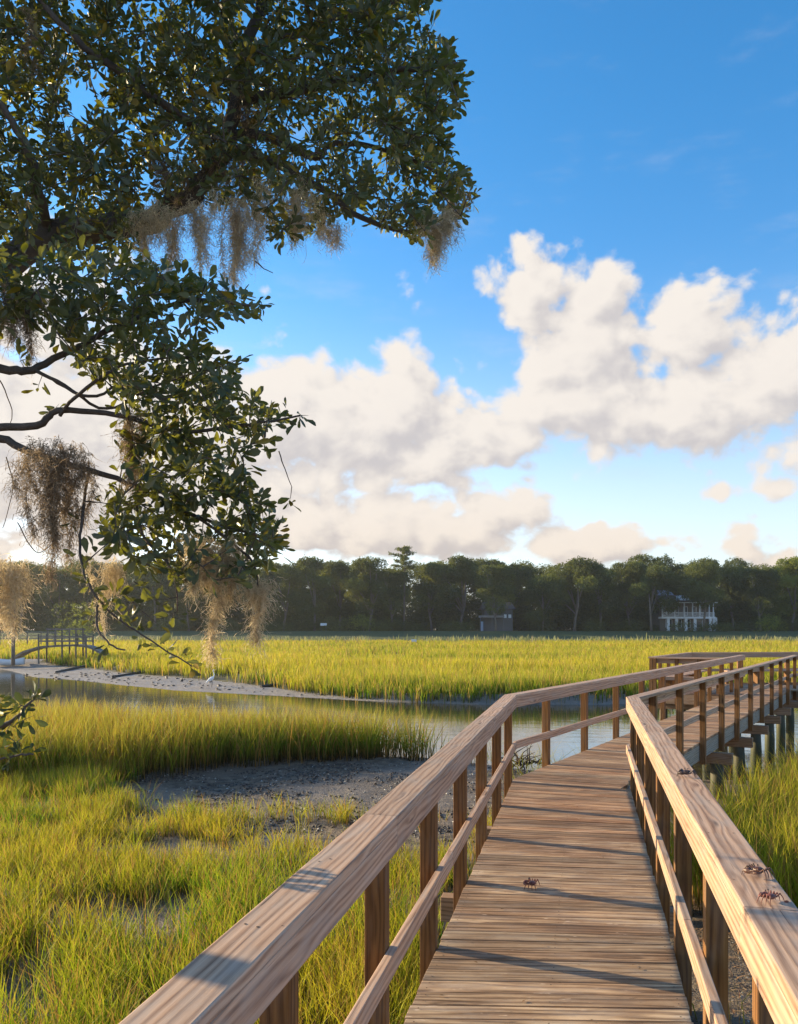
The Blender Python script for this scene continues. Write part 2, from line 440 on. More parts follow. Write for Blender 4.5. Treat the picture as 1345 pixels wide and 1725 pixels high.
bw = empty('boardwalk', (1.6, 9.0, DECK), 'long timber boardwalk with handrails bending right over the marsh and creek', 'boardwalk')
def pieces(path, seg, cuts):
    """split one segment of a path into board lengths: list of (t0,t1)"""
    e = [0.0] + cuts + [1.0]; return list(zip(e[:-1], e[1:]))
def rail_line(path, side, cuts_by_seg, o0, o1, z0, z1, name, m, bev=0.004, red=0.15):
    A = offset_path(path, side * o0); B = offset_path(path, side * o1)
    for sgi in range(len(path) - 1):
        for (t0, t1) in pieces(path, sgi, cuts_by_seg.get(sgi, [])):
            g0 = 0.0015 / max(1, (path[sgi + 1] - path[sgi]).length) if t0 > 0 else 0.0001
            g1 = 0.0015 / max(1, (path[sgi + 1] - path[sgi]).length) if t1 < 1 else 0.0001
            q = [A[sgi].lerp(A[sgi + 1], t0 + g0), A[sgi].lerp(A[sgi + 1], t1 - g1), B[sgi].lerp(B[sgi + 1], t1 - g1), B[sgi].lerp(B[sgi + 1], t0 + g0)]
            if side < 0: q = q[::-1]; q = [q[0], q[1], q[2], q[3]]; q = [q[1], q[0], q[3], q[2]]; q = q[::-1]; q = [q[3], q[2], q[1], q[0]]
            mb = MB()
            # order so that q0-q1 is along the grain and the footprint is counter clockwise
            qa = [B[sgi].lerp(B[sgi + 1], t0 + g0), A[sgi].lerp(A[sgi + 1], t0 + g0), A[sgi].lerp(A[sgi + 1], t1 - g1), B[sgi].lerp(B[sgi + 1], t1 - g1)] 
            qq = [A[sgi].lerp(A[sgi + 1], t0 + g0), A[sgi].lerp(A[sgi + 1], t1 - g1), B[sgi].lerp(B[sgi + 1], t1 - g1), B[sgi].lerp(B[sgi + 1], t0 + g0)]
            if side < 0:
                qq = [qq[3], qq[2], qq[1], qq[0]]
            mb.prism(qq, z0, z1, rt(0.45, 0.7, red))
            if name == 'cap_rail' and sgi == 0:
                pa = A[0].lerp(A[1], t0); pb = A[0].lerp(A[1], t1); dn = (pb - pa).normalized(); nn_ = (B[0] - A[0]).normalized(); kk = 0.25
                while kk < (pb - pa).length - 0.1:
                    for o in (0.022, 0.078, 0.118):
                        if random.random() < 0.25: continue
                        c = pa + dn * (kk + random.uniform(-.05, .05)) + nn_ * (o + random.uniform(-.008, .008)); rr0 = random.uniform(.003, .005)
                        mb.add([(c.x + rr0 * math.cos(2 * PI * i / 8), c.y + rr0 * math.sin(2 * PI * i / 8), CAP + 0.0012) for i in range(8)], [tuple(range(8))], None, (0.5, 0, 0), 1)
                    kk += 0.65
            mb.build(name, [m, M['nail']], bw, bevel=bev)
# left rail: cap board, face board, mid rail
sl = (KL - LP[0]).length; sr = (KR - RP[0]).length
tcut = ((Vector((0.981, 2.463)) - RP[0]).length) / sr
lc = [3.05 / sl, (3.05 + 4.9) / sl, (3.05 + 9.2) / sl]
rc = [tcut, tcut + 4.3 / sr]
for path, sd, c1 in ((LP, 1, lc), (RP, -1, rc)):
    rail_line(path, sd, {0: c1, 1: [0.26, 0.52, 0.78]}, 0.0, 0.15, CAP - 0.038, CAP, 'cap_rail', M['rail'], 0.005)
    rail_line(path, sd, {0: [c1[0] + 0.004] + c1[1:], 1: [0.26, 0.52, 0.78]}, 0.001, 0.039, CAP - 0.150, CAP - 0.0395, 'face_board', M['rail'], 0.004)
    rail_line(path, sd, {0: [x + 0.11 for x in c1 if x + 0.11 < 1], 1: [0.3, 0.6, 0.9]}, 0.001, 0.039, DECK + 0.36, DECK + 0.45, 'mid_rail', M['rail'], 0.004)
    rail_line(path, sd, {0: [0.3, 0.65], 1: [0.25, 0.5, 0.75]}, 0.002, 0.040, DECK - 0.285, DECK - 0.042, 'rim_joist', M['joist'], 0.003)
def posts(base, d, ts, side, zb=DECK - 0.34, par=None, zt=CAP - 0.0395):
    n = Vector((-d.y, d.x)) * side
    for k, tt in enumerate(ts):
        c = base + d * tt + n * 0.0855
        mb = MB(); mb.beam((c.x, c.y, zb), (c.x, c.y, zt), 0.089, 0.089, rt(0.35, 0.65, 0.3), up=Vector((d.x, d.y, 0)))
        mb.build('post', M['post'], par or bw, bevel=0.004)
posts(L0, dL, [-4.6, -3.3, -2.0, -0.6, 0.72, 1.93, 3.20, 4.50, 5.83, 7.2, 8.62], 1)
posts(R0, dR, [-5.2, -3.9, -2.6, -1.3, 0.05, 1.17, 2.44, 3.75, 5.05, 6.35, 7.62], -1)
d2 = (EL - KL).normalized(); d2r = (ER - KR).normalized()
posts(KL, d2, [1.25, 2.9, 4.6, 6.3, 8.0, 9.7, 11.4, 13.1, 14.8, 16.5, 18.4], 1)
posts(KR, d2r, [0.95, 2.5, 4.2, 5.9, 7.6, 9.4, 11.2, 13.0, 14.9, 16.7, 18.6], -1)
d3 = (RP[3] - ER).normalized()
posts(ER, d3, [1.6, 3.3, 5.0], -1)

# deck boards, fanning round the bend
def edge_hit(path, p, d):
    best = None
    for k in range(len(path) - 1):
        a = path[k]; e = path[k + 1] - a
        den = d.x * e.y - d.y * e.x
        if abs(den) < 1e-9: continue
        tt = ((a.x - p.x) * e.y - (a.y - p.y) * e.x) / den
        s_ = ((a.x - p.x) * d.y - (a.y - p.y) * d.x) / den
        if -0.02 <= s_ <= 1.02 or (k == 0 and s_ < 0) or (k == len(path) - 2 and s_ > 1):
            if best is None or abs(tt) < abs(best): best = tt
    return best
LE = offset_path(LP, 0.040); RE = offset_path([RP[0], KR, ER], -0.040)
CP = [(LE[0] + RE[0]) / 2, (LE[1] + RE[1]) / 2, (LE[2] + RE[2]) / 2]
def theta(y): return math.radians(np.interp(y, [4.0, 7.5, 10.5, 12.5], [1.6, 9.0, 22.0, 29.7]))
deck = MB()
tot1 = (CP[1] - CP[0]).length; tot2 = (CP[2] - CP[1]).length
def cpos(s): return CP[0].lerp(CP[1], s / tot1) if s < tot1 else CP[1].lerp(CP[2], (s - tot1) / tot2)
s_ = 0.0; lines = []
while s_ < tot1 + tot2:
    c = cpos(s_); th = theta(c.y); lines.append((c, Vector((math.cos(th), -math.sin(th))))); s_ += 0.145
for k in range(len(lines) - 1):
    (c0, e0), (c1, e1) = lines[k], lines[k + 1]
    g_ = random.uniform(0.004, 0.0085) if random.random() < 0.4 else random.uniform(0.0015, 0.004)
    pts = []
    ext = random.uniform(-0.004, 0.004)
    for (c, e, sg) in ((c0, e0, 1), (c1, e1, -1)):
        n_ = Vector((-e.y, e.x)); cc = c + n_ * (g_ * sg)
        tl = edge_hit(LE, cc, -e); tr = edge_hit(RE, cc, e)
        pts.append((cc - e * (tl - 0.003 + ext), cc + e * (tr - 0.003 - ext)))
    q = [pts[0][0], pts[0][1], pts[1][1], pts[1][0]]
    far = np.interp(c0.y, [4, 8, 11, 25], [0.05, 0.6, 0.45, 0.45])
    tint = (random.uniform(0.12, 0.88), min(1, max(0, random.gauss(far, 0.22))), random.random())
    jz = random.uniform(-0.0015, 0.0015)
    deck.prism(q, DECK - 0.038, DECK, tint, 0, dz=[jz + random.uniform(-.001, .001) for _ in range(4)])
    # nail heads, two at each joist
    if c0.y < 12 and c0.y > 2:
        for fr in (0.035, 0.5, 0.965):
            for b in (0.28, 0.72):
                if random.random() < 0.2: continue
                a = q[0].lerp(q[1], fr + random.uniform(-.006, .006)); bb = q[3].lerp(q[2], fr); pnt = a.lerp(bb, b)
                V = [(pnt.x + 0.0045 * math.cos(2 * PI * i / 7), pnt.y + 0.0045 * math.sin(2 * PI * i / 7), DECK + 0.0032) for i in range(7)]
                deck.add(V, [tuple(range(7))], None, (0.5, 0, 0), 1)
deck.build('deck', [M['deck'], M['nail']], bw, bevel=0.0025)

# cross beams and round pilings of the far run
M_pile, t = mat('wet_piling'); oc = t.obj(); sp = t.sep(t.pos())
nz = t.noise(t.v('MULTIPLY', t.pos(), (9, 9, 1.2)), 1.0, 4, 0.6)
c = t.mix(nz, (0.035, 0.03, 0.02), (0.13, 0.11, 0.06)); c = t.mix(t.smooth(t.m('ADD', sp[2], t.m('MULTIPLY', nz, 0.4)), 0.3, 0.8), t.mix(nz, (0.02, 0.025, 0.012), (0.07, 0.08, 0.03)), c)
t.put(t.b.inputs['Base Color'], c); t.b.inputs['Roughness'].default_value = 0.7; t.put(t.b.inputs['Normal'], t.bump(nz, 0.6, 0.02))
def bent(c, d, w0, w1, zt=DECK - 0.29, par=None, bh=0.19):
    n = Vector((d.y, -d.x))     # to the right
    a = c + n * w0; b = c + n * w1
    mb = MB(); mb.beam((a.x, a.y, zt - bh / 2), (b.x, b.y, zt - bh / 2), 0.14, bh, rt(.3, .6)); mb.build('cross_beam', M['beam'], par or bw, bevel=0.006)
    for f in (0.13, 0.87):
        q = a.lerp(b, f); mb = MB()
        mb.tube([(q.x, q.y, zt - bh - 1e-3), (q.x + .01, q.y, 0.2), (q.x, q.y, -1.1)], [0.105, 0.115, 0.12], 14); mb.build('piling', M_pile, par or bw, smooth=True)
for tt in (1.2, 5.5, 7.9, 10.3, 12.7, 15.1, 17.5):
    c = KL.lerp(KR, 0.5) + d2 * tt; bent(c, d2, -0.98, 0.98)
for tt in (2.0, 4.6, 7.0):
    bent(L0.lerp(R0, 0.5) + dL * tt, dL, -0.92, 0.92)

# ------------------------------------------------------------------ viewing platform at the end
A = Vector((7.2, 24.65)); dd = d2.copy(); nn = Vector((dd.y, -dd.x))
B = A + dd * 5.5
C_ = Vector((16.9, 30.4))
pf = empty('viewing_platform', (11, 27.5, DECK), 'timber platform with benches and handrails at the far end of the boardwalk', 'platform')
PD = MB()
FR = A + nn * 2.02                       # where it meets the walk's left rail
k = 0
while k * 0.145 < 5.5:
    a = A + dd * (k * 0.145 + 0.004); b = A + dd * ((k + 1) * 0.145 - 0.004)
    w_ = 2.0 if (k * 0.145) < 3.0 else 8.6
    PD.prism([a, a + nn * w_, b + nn * w_, b], DECK - 0.040, DECK - 0.002, rt(.3, .7, .5)); k += 1
PD.build('deck', M['deck'], pf)
def prail(p0, p1, inside, name='cap_rail', mid=True, posts_at=1.2, zc=CAP):
    d = (p1 - p0); Ln = d.length; d.normalize(); n = Vector((-d.y, d.x)) * inside
    def pr(o0, o1, z0, z1, nm, m):
        q = [p0 + n * o0, p1 + n * o0, p1 + n * o1, p0 + n * o1]
        if inside < 0: q = [q[3], q[2], q[1], q[0]]
        mb = MB(); mb.prism(q, z0, z1, rt(.3, .7)); mb.build(nm, m, pf)
    pr(-0.09, 0.09, zc - 0.038, zc, 'cap_rail', M['rail'])
    pr(0.046, 0.084, zc - 0.18, zc - 0.04, 'face_board', M['rail'])
    if mid: pr(0.046, 0.084, DECK + 0.36, DECK + 0.45, 'mid_rail', M['rail'])
    pr(-0.04, -0.002, DECK - 0.30, DECK - 0.045, 'rim_joist', M['beam'])
    n_ = max(1, round(Ln / posts_at))
    for k in range(n_ + 1):
        c = p0.lerp(p1, k / n_)
        mb = MB(); mb.beam((c.x, c.y, DECK - 0.33), (c.x, c.y, zc - 0.04), 0.089, 0.089, rt(.35, .65, .3), up=Vector((d.x, d.y, 0))); mb.build('post', M['post'], pf)
prail(A, B - dd * .001, -1)
prail(A + nn * 0.1, FR - nn * 0.1, 1, posts_at=0.7)
prail(B, C_, -1, posts_at=1.6)
# bench along the left side: seat slats, back slats, legs
bn = empty('bench', (0, 0, 0)); bn.parent = pf; bn.location = (0, 0, 0)
def benchline(p0, d, n, Ln):
    for j in range(3):
        o = 0.16 + j * 0.155; mb = MB(); a = p0 + n * o; b = a + d * Ln
        mb.prism([a, b, b + n * .14, a + n * .14] if d.cross(n) > 0 else [a + n * .14, b + n * .14, b, a], DECK + 0.40, DECK + 0.438, rt(.4, .8, .2)); mb.build('seat_board', M['rail'], pf)
    for kk in range(int(Ln / 1.1) + 1):
        a = p0 + d * (0.05 + kk * 1.1) + n * 0.38
        mb = MB(); mb.beam((a.x, a.y, DECK), (a.x, a.y, DECK + 0.395), 0.089, 0.30, rt(.4, .7, .3), up=Vector((n.x, n.y, 0))); mb.build('bench_leg', M['post'], pf)
benchline(A + dd * 0.2, dd, nn, 4.9)
benchline(A + nn * 0.62 + dd * 0.02, nn, dd, 1.3)
benchline(B + nn * 0.9, (C_ - B).normalized(), -Vector((-(C_ - B).normalized().y, (C_ - B).normalized().x)), 5.4)
bpy.data.objects.remove(bn)
bent(A + dd * 0.35, dd, 0.0, 2.0, par=pf); bent(A + dd * 2.9, dd, 0.0, 2.0, par=pf); bent(A + dd * 5.2, dd, 0.0, 6.5, par=pf)

# ------------------------------------------------------------------ grass
def grass_mat(name, base, lo, hi, tip, brown, trans=0.35):
    m, t = mat(name)
    c3 = t.sep(t.attr('tint'))           # x = height along blade, y = random, z = random
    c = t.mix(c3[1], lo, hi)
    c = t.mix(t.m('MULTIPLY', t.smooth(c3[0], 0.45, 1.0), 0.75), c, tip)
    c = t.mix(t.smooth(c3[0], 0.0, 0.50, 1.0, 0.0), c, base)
    c = t.mix(t.smooth(c3[2], 0.74, 0.80), c, brown)
    t.put(t.b.inputs['Base Color'], c); t.b.inputs['Roughness'].default_value = 0.55; t.b.inputs['Specular IOR Level'].default_value = 0.12
    tr = t.node('ShaderNodeBsdfTranslucent'); t.put(tr.inputs[0], t.mix(0.5, c, t.mix(1.0, c, (1.35, 1.25, 0.5), 'MULTIPLY')))
    mx = t.node('ShaderNodeMixShader'); mx.inputs[0].default_value = trans
    t.l.new(t.b.outputs[0], mx.inputs[1]); t.l.new(tr.outputs[0], mx.inputs[2]); t.l.new(mx.outputs[0], t.out.inputs[0])
    return m
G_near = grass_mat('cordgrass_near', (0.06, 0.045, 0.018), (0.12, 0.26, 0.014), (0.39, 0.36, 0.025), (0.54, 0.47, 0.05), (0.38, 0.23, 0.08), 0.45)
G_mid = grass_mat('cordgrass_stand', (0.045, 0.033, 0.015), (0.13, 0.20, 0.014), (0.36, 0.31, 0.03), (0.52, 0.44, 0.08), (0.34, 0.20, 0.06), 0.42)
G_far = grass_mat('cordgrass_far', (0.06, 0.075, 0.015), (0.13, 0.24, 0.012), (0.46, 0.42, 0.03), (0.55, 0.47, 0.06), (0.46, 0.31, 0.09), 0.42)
def blades(x, y, hgt, wid, lean, leandir=None, seed=0, gcol=None):
    """ribbon blades rooted on the ground; returns V,T,C"""
    r = np.random.default_rng(seed); n = len(x); z = ground_h(x, y) - 0.02
    az = r.uniform(0, 2 * PI, n); ld = r.uniform(0, 2 * PI, n) if leandir is None else leandir
    lv = np.stack([np.cos(ld), np.sin(ld)], 1) * (lean * hgt)[:, None]
    fx = np.stack([np.cos(az), np.sin(az)], 1)
    V = np.zeros((n, 7, 3)); C = np.zeros((n, 7, 3))
    g1 = r.random(n) if gcol is None else np.clip(gcol + r.normal(0, 0.16, n), 0, 1); g2 = r.random(n)
    prof = [(0.0, 0.75), (0.36, 1.0), (0.72, 0.65), (1.0, 0.0)]
    for j, (tt, w) in enumerate(prof):
        bx = x + lv[:, 0] * tt ** 1.9; by = y + lv[:, 1] * tt ** 1.9
        bz = z + hgt * (tt - 0.28 * lean * tt * tt)
        if j < 3:
            for s_, q in ((-1, 0), (1, 1)):
                V[:, 2 * j + q, 0] = bx + fx[:, 0] * s_ * wid * w / 2; V[:, 2 * j + q, 1] = by + fx[:, 1] * s_ * wid * w / 2; V[:, 2 * j + q, 2] = bz
                C[:, 2 * j + q, 0] = tt
        else:
            V[:, 6, 0] = bx; V[:, 6, 1] = by; V[:, 6, 2] = bz; C[:, 6, 0] = tt
    C[:, :, 1] = g1[:, None]; C[:, :, 2] = g2[:, None]
    tf = np.array([(0, 1, 3), (0, 3, 2), (2, 3, 5), (2, 5, 4), (4, 5, 6)])
    T = (tf[None] + (np.arange(n) * 7)[:, None, None]).reshape(-1, 3)
    return V.reshape(-1, 3), T, C.reshape(-1, 3)
def clumped(n, x0, x1, y0, y1, per, spread, keep, seed, yexp=None):
    """tufts: n tufts of about per blades; keep(x,y)->0..1 density"""
    r = np.random.default_rng(seed)
    cx = r.uniform(x0, x1, n)
    u = r.random(n)
    cy = r.uniform(y0, y1, n) if yexp is None else (y0 ** (1 - yexp) + u * (y1 ** (1 - yexp) - y0 ** (1 - yexp))) ** (1 / (1 - yexp))
    if yexp is not None: cx = r.uniform(-1, 1, n) * (0.5 * cy + 4) * 1.12 + 0.04 * cy
    k = r.random(n) < keep(cx, cy); cx, cy = cx[k], cy[k]
    m = r.poisson(per, len(cx)) + 1
    ix = np.repeat(np.arange(len(cx)), m)
    ox = r.normal(0, spread, len(ix)); oy = r.normal(0, spread, len(ix))
    return cx[ix] + ox, cy[ix] + oy, np.arctan2(oy, ox) + r.normal(0, 0.8, len(ix)), ix, r
def walk_clear(x, y, m=0.28):
    """false where the boardwalk's deck stands over the spot"""
    lp = [tuple(p) for p in offset_path(LP, 0.14 + m)]; rp = [tuple(p) for p in offset_path(RP, -(0.14 + m))]
    return ~inpoly(x, y, lp + rp[::-1])
STRIP = [(-4.4, 14.6), (-3.4, 13.9), (-2.2, 13.7), (-0.8, 13.2), (1.3, 12.8), (3.4, 13), (3.2, 19.5), (0.6, 19.8), (-1.5, 18.4), (-3.2, 17.6), (-4.4, 16.6), (-4.9, 15.6)]
# --- foreground
def keep_fore(x, y):
    d = np.clip((fbm(x, y, 0.7) - 0.30) * 3.2, 0.05, 1.15)
    d *= walk_clear(x, y)
    ins = inpoly(x, y, STRIP); dd_ = polydist(x, y, STRIP)
    d *= np.where(ins, 0.0, np.clip(0.15 + dd_ / 1.3, 0, 1))
    d *= np.where(y > 10.8, np.clip((fbm(x, y, 0.9) - np.interp(x, [-5, -3.5], [0.28, 0.38])) * 6, 0, 1), 1)
    return d * (y < 16.8)
x, y, ld, ix, r = clumped(24000, -10.5, 2.4, 4.2, 17.0, 8, 0.045, keep_fore, 5)
right = x > np.interp(y, [0, 10.4, 20], [-0.9, 1.5, 6.5]); x, y, ld, ix = x[~right], y[~right], ld[~right], ix[~right]
H = (0.34 + 0.22 * fbm(x, y, 1.7)) * np.interp(y, [4, 8, 11.5, 16], [1.05, 0.98, 0.72, 1.0]) * r.uniform(0.6, 1.25, len(x))
V, T, C = blades(x, y, H, r.uniform(0.0045, 0.010, len(x)), r.uniform(0.10, 0.65, len(x)), ld, 1, np.clip(2.1 * (fbm(x, y, 1.3) - 0.5) + 0.30 + np.interp(y, [5, 8, 10, 14], [-0.20, 0.05, 0.22, -0.1]), 0, 1))
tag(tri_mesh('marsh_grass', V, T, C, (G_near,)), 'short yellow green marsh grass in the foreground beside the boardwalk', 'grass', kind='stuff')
# --- tall stand along the near shore
STAND = [(-26, 17), (-12, 15.2), (-7.5, 15.0), (-5.0, 15.9), (-3.5, 17.5), (-1.2, 18.3), (0.9, 19.2), (1.3, 20.6), (-0.5, 21.4), (-3, 21.6), (-6.5, 21.9), (-14, 24), (-26, 30)]
def keep_stand(x, y):
    ins = inpoly(x, y, STAND); dd_ = polydist(x, y, STAND)
    return ins * (0.5 + 0.9 * fbm(x, y, 1.0)) * np.clip(0.35 + dd_ * 0.9, 0, 1) * np.interp(x, [-4, -1.8, 1.2], [1, 0.9, 0.6])
x, y, ld, ix, r = clumped(19000, -20, 1.5, 15.0, 30, 6, 0.07, keep_stand, 6)
H = (0.98 + 0.42 * fbm(x, y, 1.3)) * r.uniform(0.65, 1.18, len(x))
V, T, C = blades(x, y, H, r.uniform(0.010, 0.019, len(x)), r.uniform(0.08, 0.60, len(x)), ld, 2, np.clip(1.8 * (fbm(x, y, 1.2) - .5) + 0.35, 0, 1))
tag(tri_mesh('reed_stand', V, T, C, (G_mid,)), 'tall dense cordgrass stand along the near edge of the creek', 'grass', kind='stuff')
# --- right of the boardwalk
RIGHTP = [(2.75, 9.2), (3.2, 7.8), (5.4, 7.2), (16, 10), (16, 19), (9.5, 18.6), (8.2, 17.0), (6.6, 14.4), (4.6, 11.5)]
def keep_right(x, y):
    ins = inpoly(x, y, RIGHTP); return ins * (0.5 + 0.8 * fbm(x, y, 0.9)) * walk_clear(x, y, 0.05)
x, y, ld, ix, r = clumped(15000, 2.4, 14, 7, 19, 8, 0.06, keep_right, 8)
H = (0.78 + 0.42 * fbm(x, y, 1.2)) * r.uniform(0.6, 1.2, len(x))
V, T, C = blades(x, y, H, r.uniform(0.007, 0.014, len(x)), r.uniform(0.1, 0.6, len(x)), ld, 3, np.clip(1.2 * fbm(x, y, 1.6) + 0.0, 0, 1))
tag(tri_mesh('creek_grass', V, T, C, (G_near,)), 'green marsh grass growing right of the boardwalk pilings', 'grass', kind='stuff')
# sparse sprouts round the boardwalk and in the shallows under the walk
def keep_sp(x, y): return walk_clear(x, y, -0.1) * np.clip((fbm(x, y, 0.8) - 0.35) * 3, 0, 1)
x, y, ld, ix, r = clumped(520, 1.4, 8.6, 3.0, 20.5, 6, 0.09, keep_sp, 9)
H = 0.35 + 0.45 * r.random(len(x))
V1, T1, C1 = blades(x, y, H, r.uniform(0.006, 0.012, len(x)), r.uniform(0.2, 0.9, len(x)), ld, 4, np.full(len(x), 0.35))
def tufts(spots, seed, hh=(0.7, 1.15), k=(16, 30), sp=0.10, lean=(0.1, 0.6)):
    r = np.random.default_rng(seed); X = []; Y = []
    for (a, b) in spots:
        m = r.integers(*k); X.append(a + r.normal(0, sp, m)); Y.append(b + r.normal(0, sp, m))
    X = np.concatenate(X); Y = np.concatenate(Y); n = len(X)
    return blades(X, Y, r.uniform(*hh, n), r.uniform(0.008, 0.015, n), r.uniform(*lean, n), None, seed, np.full(n, 0.4))
V2, T2, C2 = tufts([(3.9, 17.2), (4.5, 17.9), (5.2, 19.0), (3.3, 19.6), (2.6, 18.4), (5.9, 20.4), (4.9, 20.8), (2.1, 20.4), (1.6, 19.2), (2.3, 21.6)], 21, (0.6, 1.0), (8, 20), 0.14, (0.2, 1.0))
tag(tri_mesh('reed_sprouts', np.concatenate([V1, V2]), np.concatenate([T1, T2 + len(V1)]), np.concatenate([C1, C2]), (G_mid,)), 'sparse thin reed sprouts round the boardwalk posts and shallows', 'grass', kind='stuff')
# --- far marsh
def keep_far(x, y):
    ins = inpoly(x, y, FARPOLY); return ins * np.clip((fbm(x * .5, y, 4.0) - 0.27) * 3.2, 0.12, 1)
x, y, ld, ix, r = clumped(72000, 0, 0, 36.2, 172, 3.2, 0.12, keep_far, 10, yexp=1.15)
band = 0.6 * fbm(x * 0.35, y, 6.0) + 0.4 * fbm(x * 0.5, y, 2.2)
edge = polydist(x, y, FARLINE, False)
H = (0.72 + 0.55 * band) * r.uniform(0.7, 1.15, len(x)) * np.interp(edge, [0, 1.5], [0.85, 1])
V, T, C = blades(x, y, H, r.uniform(0.02, 0.045, len(x)) * np.interp(y, [37, 170], [0.9, 3.4]), r.uniform(0.05, 0.4, len(x)), ld, 5, np.clip(3.4 * (band - .5) + 0.42 + np.interp(edge, [0, 4], [-.3, 0]), 0, 1))
tag(tri_mesh('far_marsh_grass', V, T, C, (G_far,)), 'sunlit yellow cordgrass marsh across the creek', 'grass', kind='stuff')
# pale seed tops at its far edge
x = r.uniform(-85, 85, 2600); y = 166 + r.normal(0, 3.0, 2600); k = fbm(x, y, 7) > 0.42; x, y = x[k], y[k]
V, T, C = blades(x, y, r.uniform(1.0, 1.9, len(x)), r.uniform(0.12, 0.26, len(x)), r.uniform(0.05, 0.3, len(x)), None, 6, np.full(len(x), 0.5))
G_seed = grass_mat('seed_tops', (0.12, 0.15, 0.05), (0.20, 0.24, 0.09), (0.30, 0.32, 0.14), (0.36, 0.36, 0.19), (0.30, 0.26, 0.14))
tag(tri_mesh('tall_reeds', V, T, C, (G_seed,)), 'pale feathery reeds along the far edge of the yellow marsh', 'grass', kind='stuff')

# mud crumbs, shells and litter
def lumps(n, poly, size, flat, seed, density=None):
    r = np.random.default_rng(seed)
    px_ = [p[0] for p in poly]; py_ = [p[1] for p in poly]
    x = r.uniform(min(px_), max(px_), n * 4); y = r.uniform(min(py_), max(py_), n * 4)
    k = inpoly(x, y, poly) & walk_clear(x, y, -0.6)
    if density is not None: k &= r.random(len(x)) < density(x, y)
    x, y = x[k][:n], y[k][:n]
    tv = np.array([(0, 0, 1), (1, .1, .1), (.3, .9, -.1), (-.8, .6, .1), (-.8, -.5, 0), (.2, -1, .1), (0, 0, -1)], float)
    tf = np.array([(0, 1, 2), (0, 2, 3), (0, 3, 4), (0, 4, 5), (0, 5, 1), (6, 2, 1), (6, 3, 2), (6, 4, 3), (6, 5, 4), (6, 1, 5)])
    n = len(x); s_ = r.uniform(size[0], size[1], n) ** 1.0
    S = np.stack([s_ * r.uniform(.6, 1.5, n), s_ * r.uniform(.6, 1.3, n), s_ * r.uniform(flat[0], flat[1], n)], 1)
    R = frames(np.stack([r.normal(0, 1, n), r.normal(0, 1, n), r.normal(0, .25, n)], 1), r.normal(0, 0.4, n))
    return scatter(tv, tf, np.stack([x, y, ground_h(x, y) + 0.004], 1), R, S)
M_clod = plain('dark_mud_clod', (0.055, 0.042, 0.034), 0.6, vary=0.5, scale=20)
M_shell = plain('oyster_shell', (0.42, 0.40, 0.36), 0.6, vary=0.3, scale=30)
BIG = [(-7.5, 12.0), (3.0, 11.6), (3.4, 19), (-2, 18), (-7.5, 16)]
V, T = lumps(5200, BIG, (0.006, 0.036), (0.25, 0.8), 31, lambda x, y: np.clip((fbm(x, y, 0.55) - 0.44) * 7, 0.03, 1))
V2, T2 = lumps(420, [(-30, 62), (-16, 50), (-6, 42), (-1, 39), (-3, 41.5), (-8, 46), (-20, 60)], (0.03, 0.16), (0.2, 0.5), 32)
tag(tri_mesh('mud_clods', np.concatenate([V, V2]), np.concatenate([T, T2 + len(V)]), None, (M_clod,)), 'dark clods and crab diggings strewn over the bare mud', 'mud', kind='stuff')
V, T = lumps(1100, BIG, (0.008, 0.024), (0.2, 0.5), 33)
V2, T2 = lumps(260, [(2.0, 5.2), (3.2, 5.6), (4.6, 8.6), (3.2, 8.8)], (0.004, 0.014), (0.2, 0.5), 34)
tag(tri_mesh('shell_litter', np.concatenate([V, V2]), np.concatenate([T, T2 + len(V)]), None, (M_shell,)), 'pale broken shells scattered on the mud', 'shells', kind='stuff')
x = r.uniform(1.4, 5.2, 9000); y = r.uniform(3.2, 9.4, 9000); k = (x > np.interp(y, [0, 10], [0.95, 3.0])) ; x, y = x[k], y[k]
V, T, C = blades(x, y, r.uniform(0.05, 0.12, len(x)), r.uniform(0.006, 0.014, len(x)), r.uniform(1.5, 3.2, len(x)), None, 7, np.full(len(x), 0.6))
G_dead = grass_mat('dead_reed', (0.2, 0.11, 0.06), (0.24, 0.13, 0.07), (0.36, 0.25, 0.15), (0.42, 0.33, 0.22), (0.16, 0.07, 0.04), 0.1)
tag(tri_mesh('reed_litter', V, T, C, (G_dead,)), 'brown dead reed litter on the ground right of the walk', 'litter', kind='stuff')

# ------------------------------------------------------------------ leaves and the oak
def leaf_mat(name, top, top2, under, trans_col, trans=0.28, rough=0.38):
    m, t = mat(name)
    c3 = t.sep(t.attr('tint')); bf = t.node('ShaderNodeNewGeometry').outputs['Backfacing']
    c = t.mix(c3[0], top, top2); c = t.mix(t.m('MULTIPLY', bf, 0.7), c, under)
    c = t.mix(t.smooth(c3[1], 0.90, 0.94), c, (0.26, 0.17, 0.03))
    t.put(t.b.inputs['Base Color'], c); t.b.inputs['Roughness'].default_value = rough; t.b.inputs['Specular IOR Level'].default_value = 0.32
    tr = t.node('ShaderNodeBsdfTranslucent'); t.put(tr.inputs[0], t.mix(c3[0], trans_col, tuple(x * 1.35 for x in trans_col)))
    mx = t.node('ShaderNodeMixShader'); mx.inputs[0].default_value = trans
    t.l.new(t.b.outputs[0], mx.inputs[1]); t.l.new(tr.outputs[0], mx.inputs[2]); t.l.new(mx.outputs[0], t.out.inputs[0])
    return m
M_leaf = leaf_mat('oak_leaf', (0.012, 0.034, 0.023), (0.066, 0.100, 0.060), (0.10, 0.115, 0.09), (0.30, 0.31, 0.02), 0.23, 0.42)
M_bark, t = mat('oak_bark'); p = t.obj()
nz = t.noise(t.v('MULTIPLY', p, (14, 14, 7)), 1.0, 5, 0.7); 
t.put(t.b.inputs['Base Color'], t.mix(nz, (0.035, 0.027, 0.022), (0.15, 0.12, 0.10))); t.b.inputs['Roughness'].default_value = 0.9
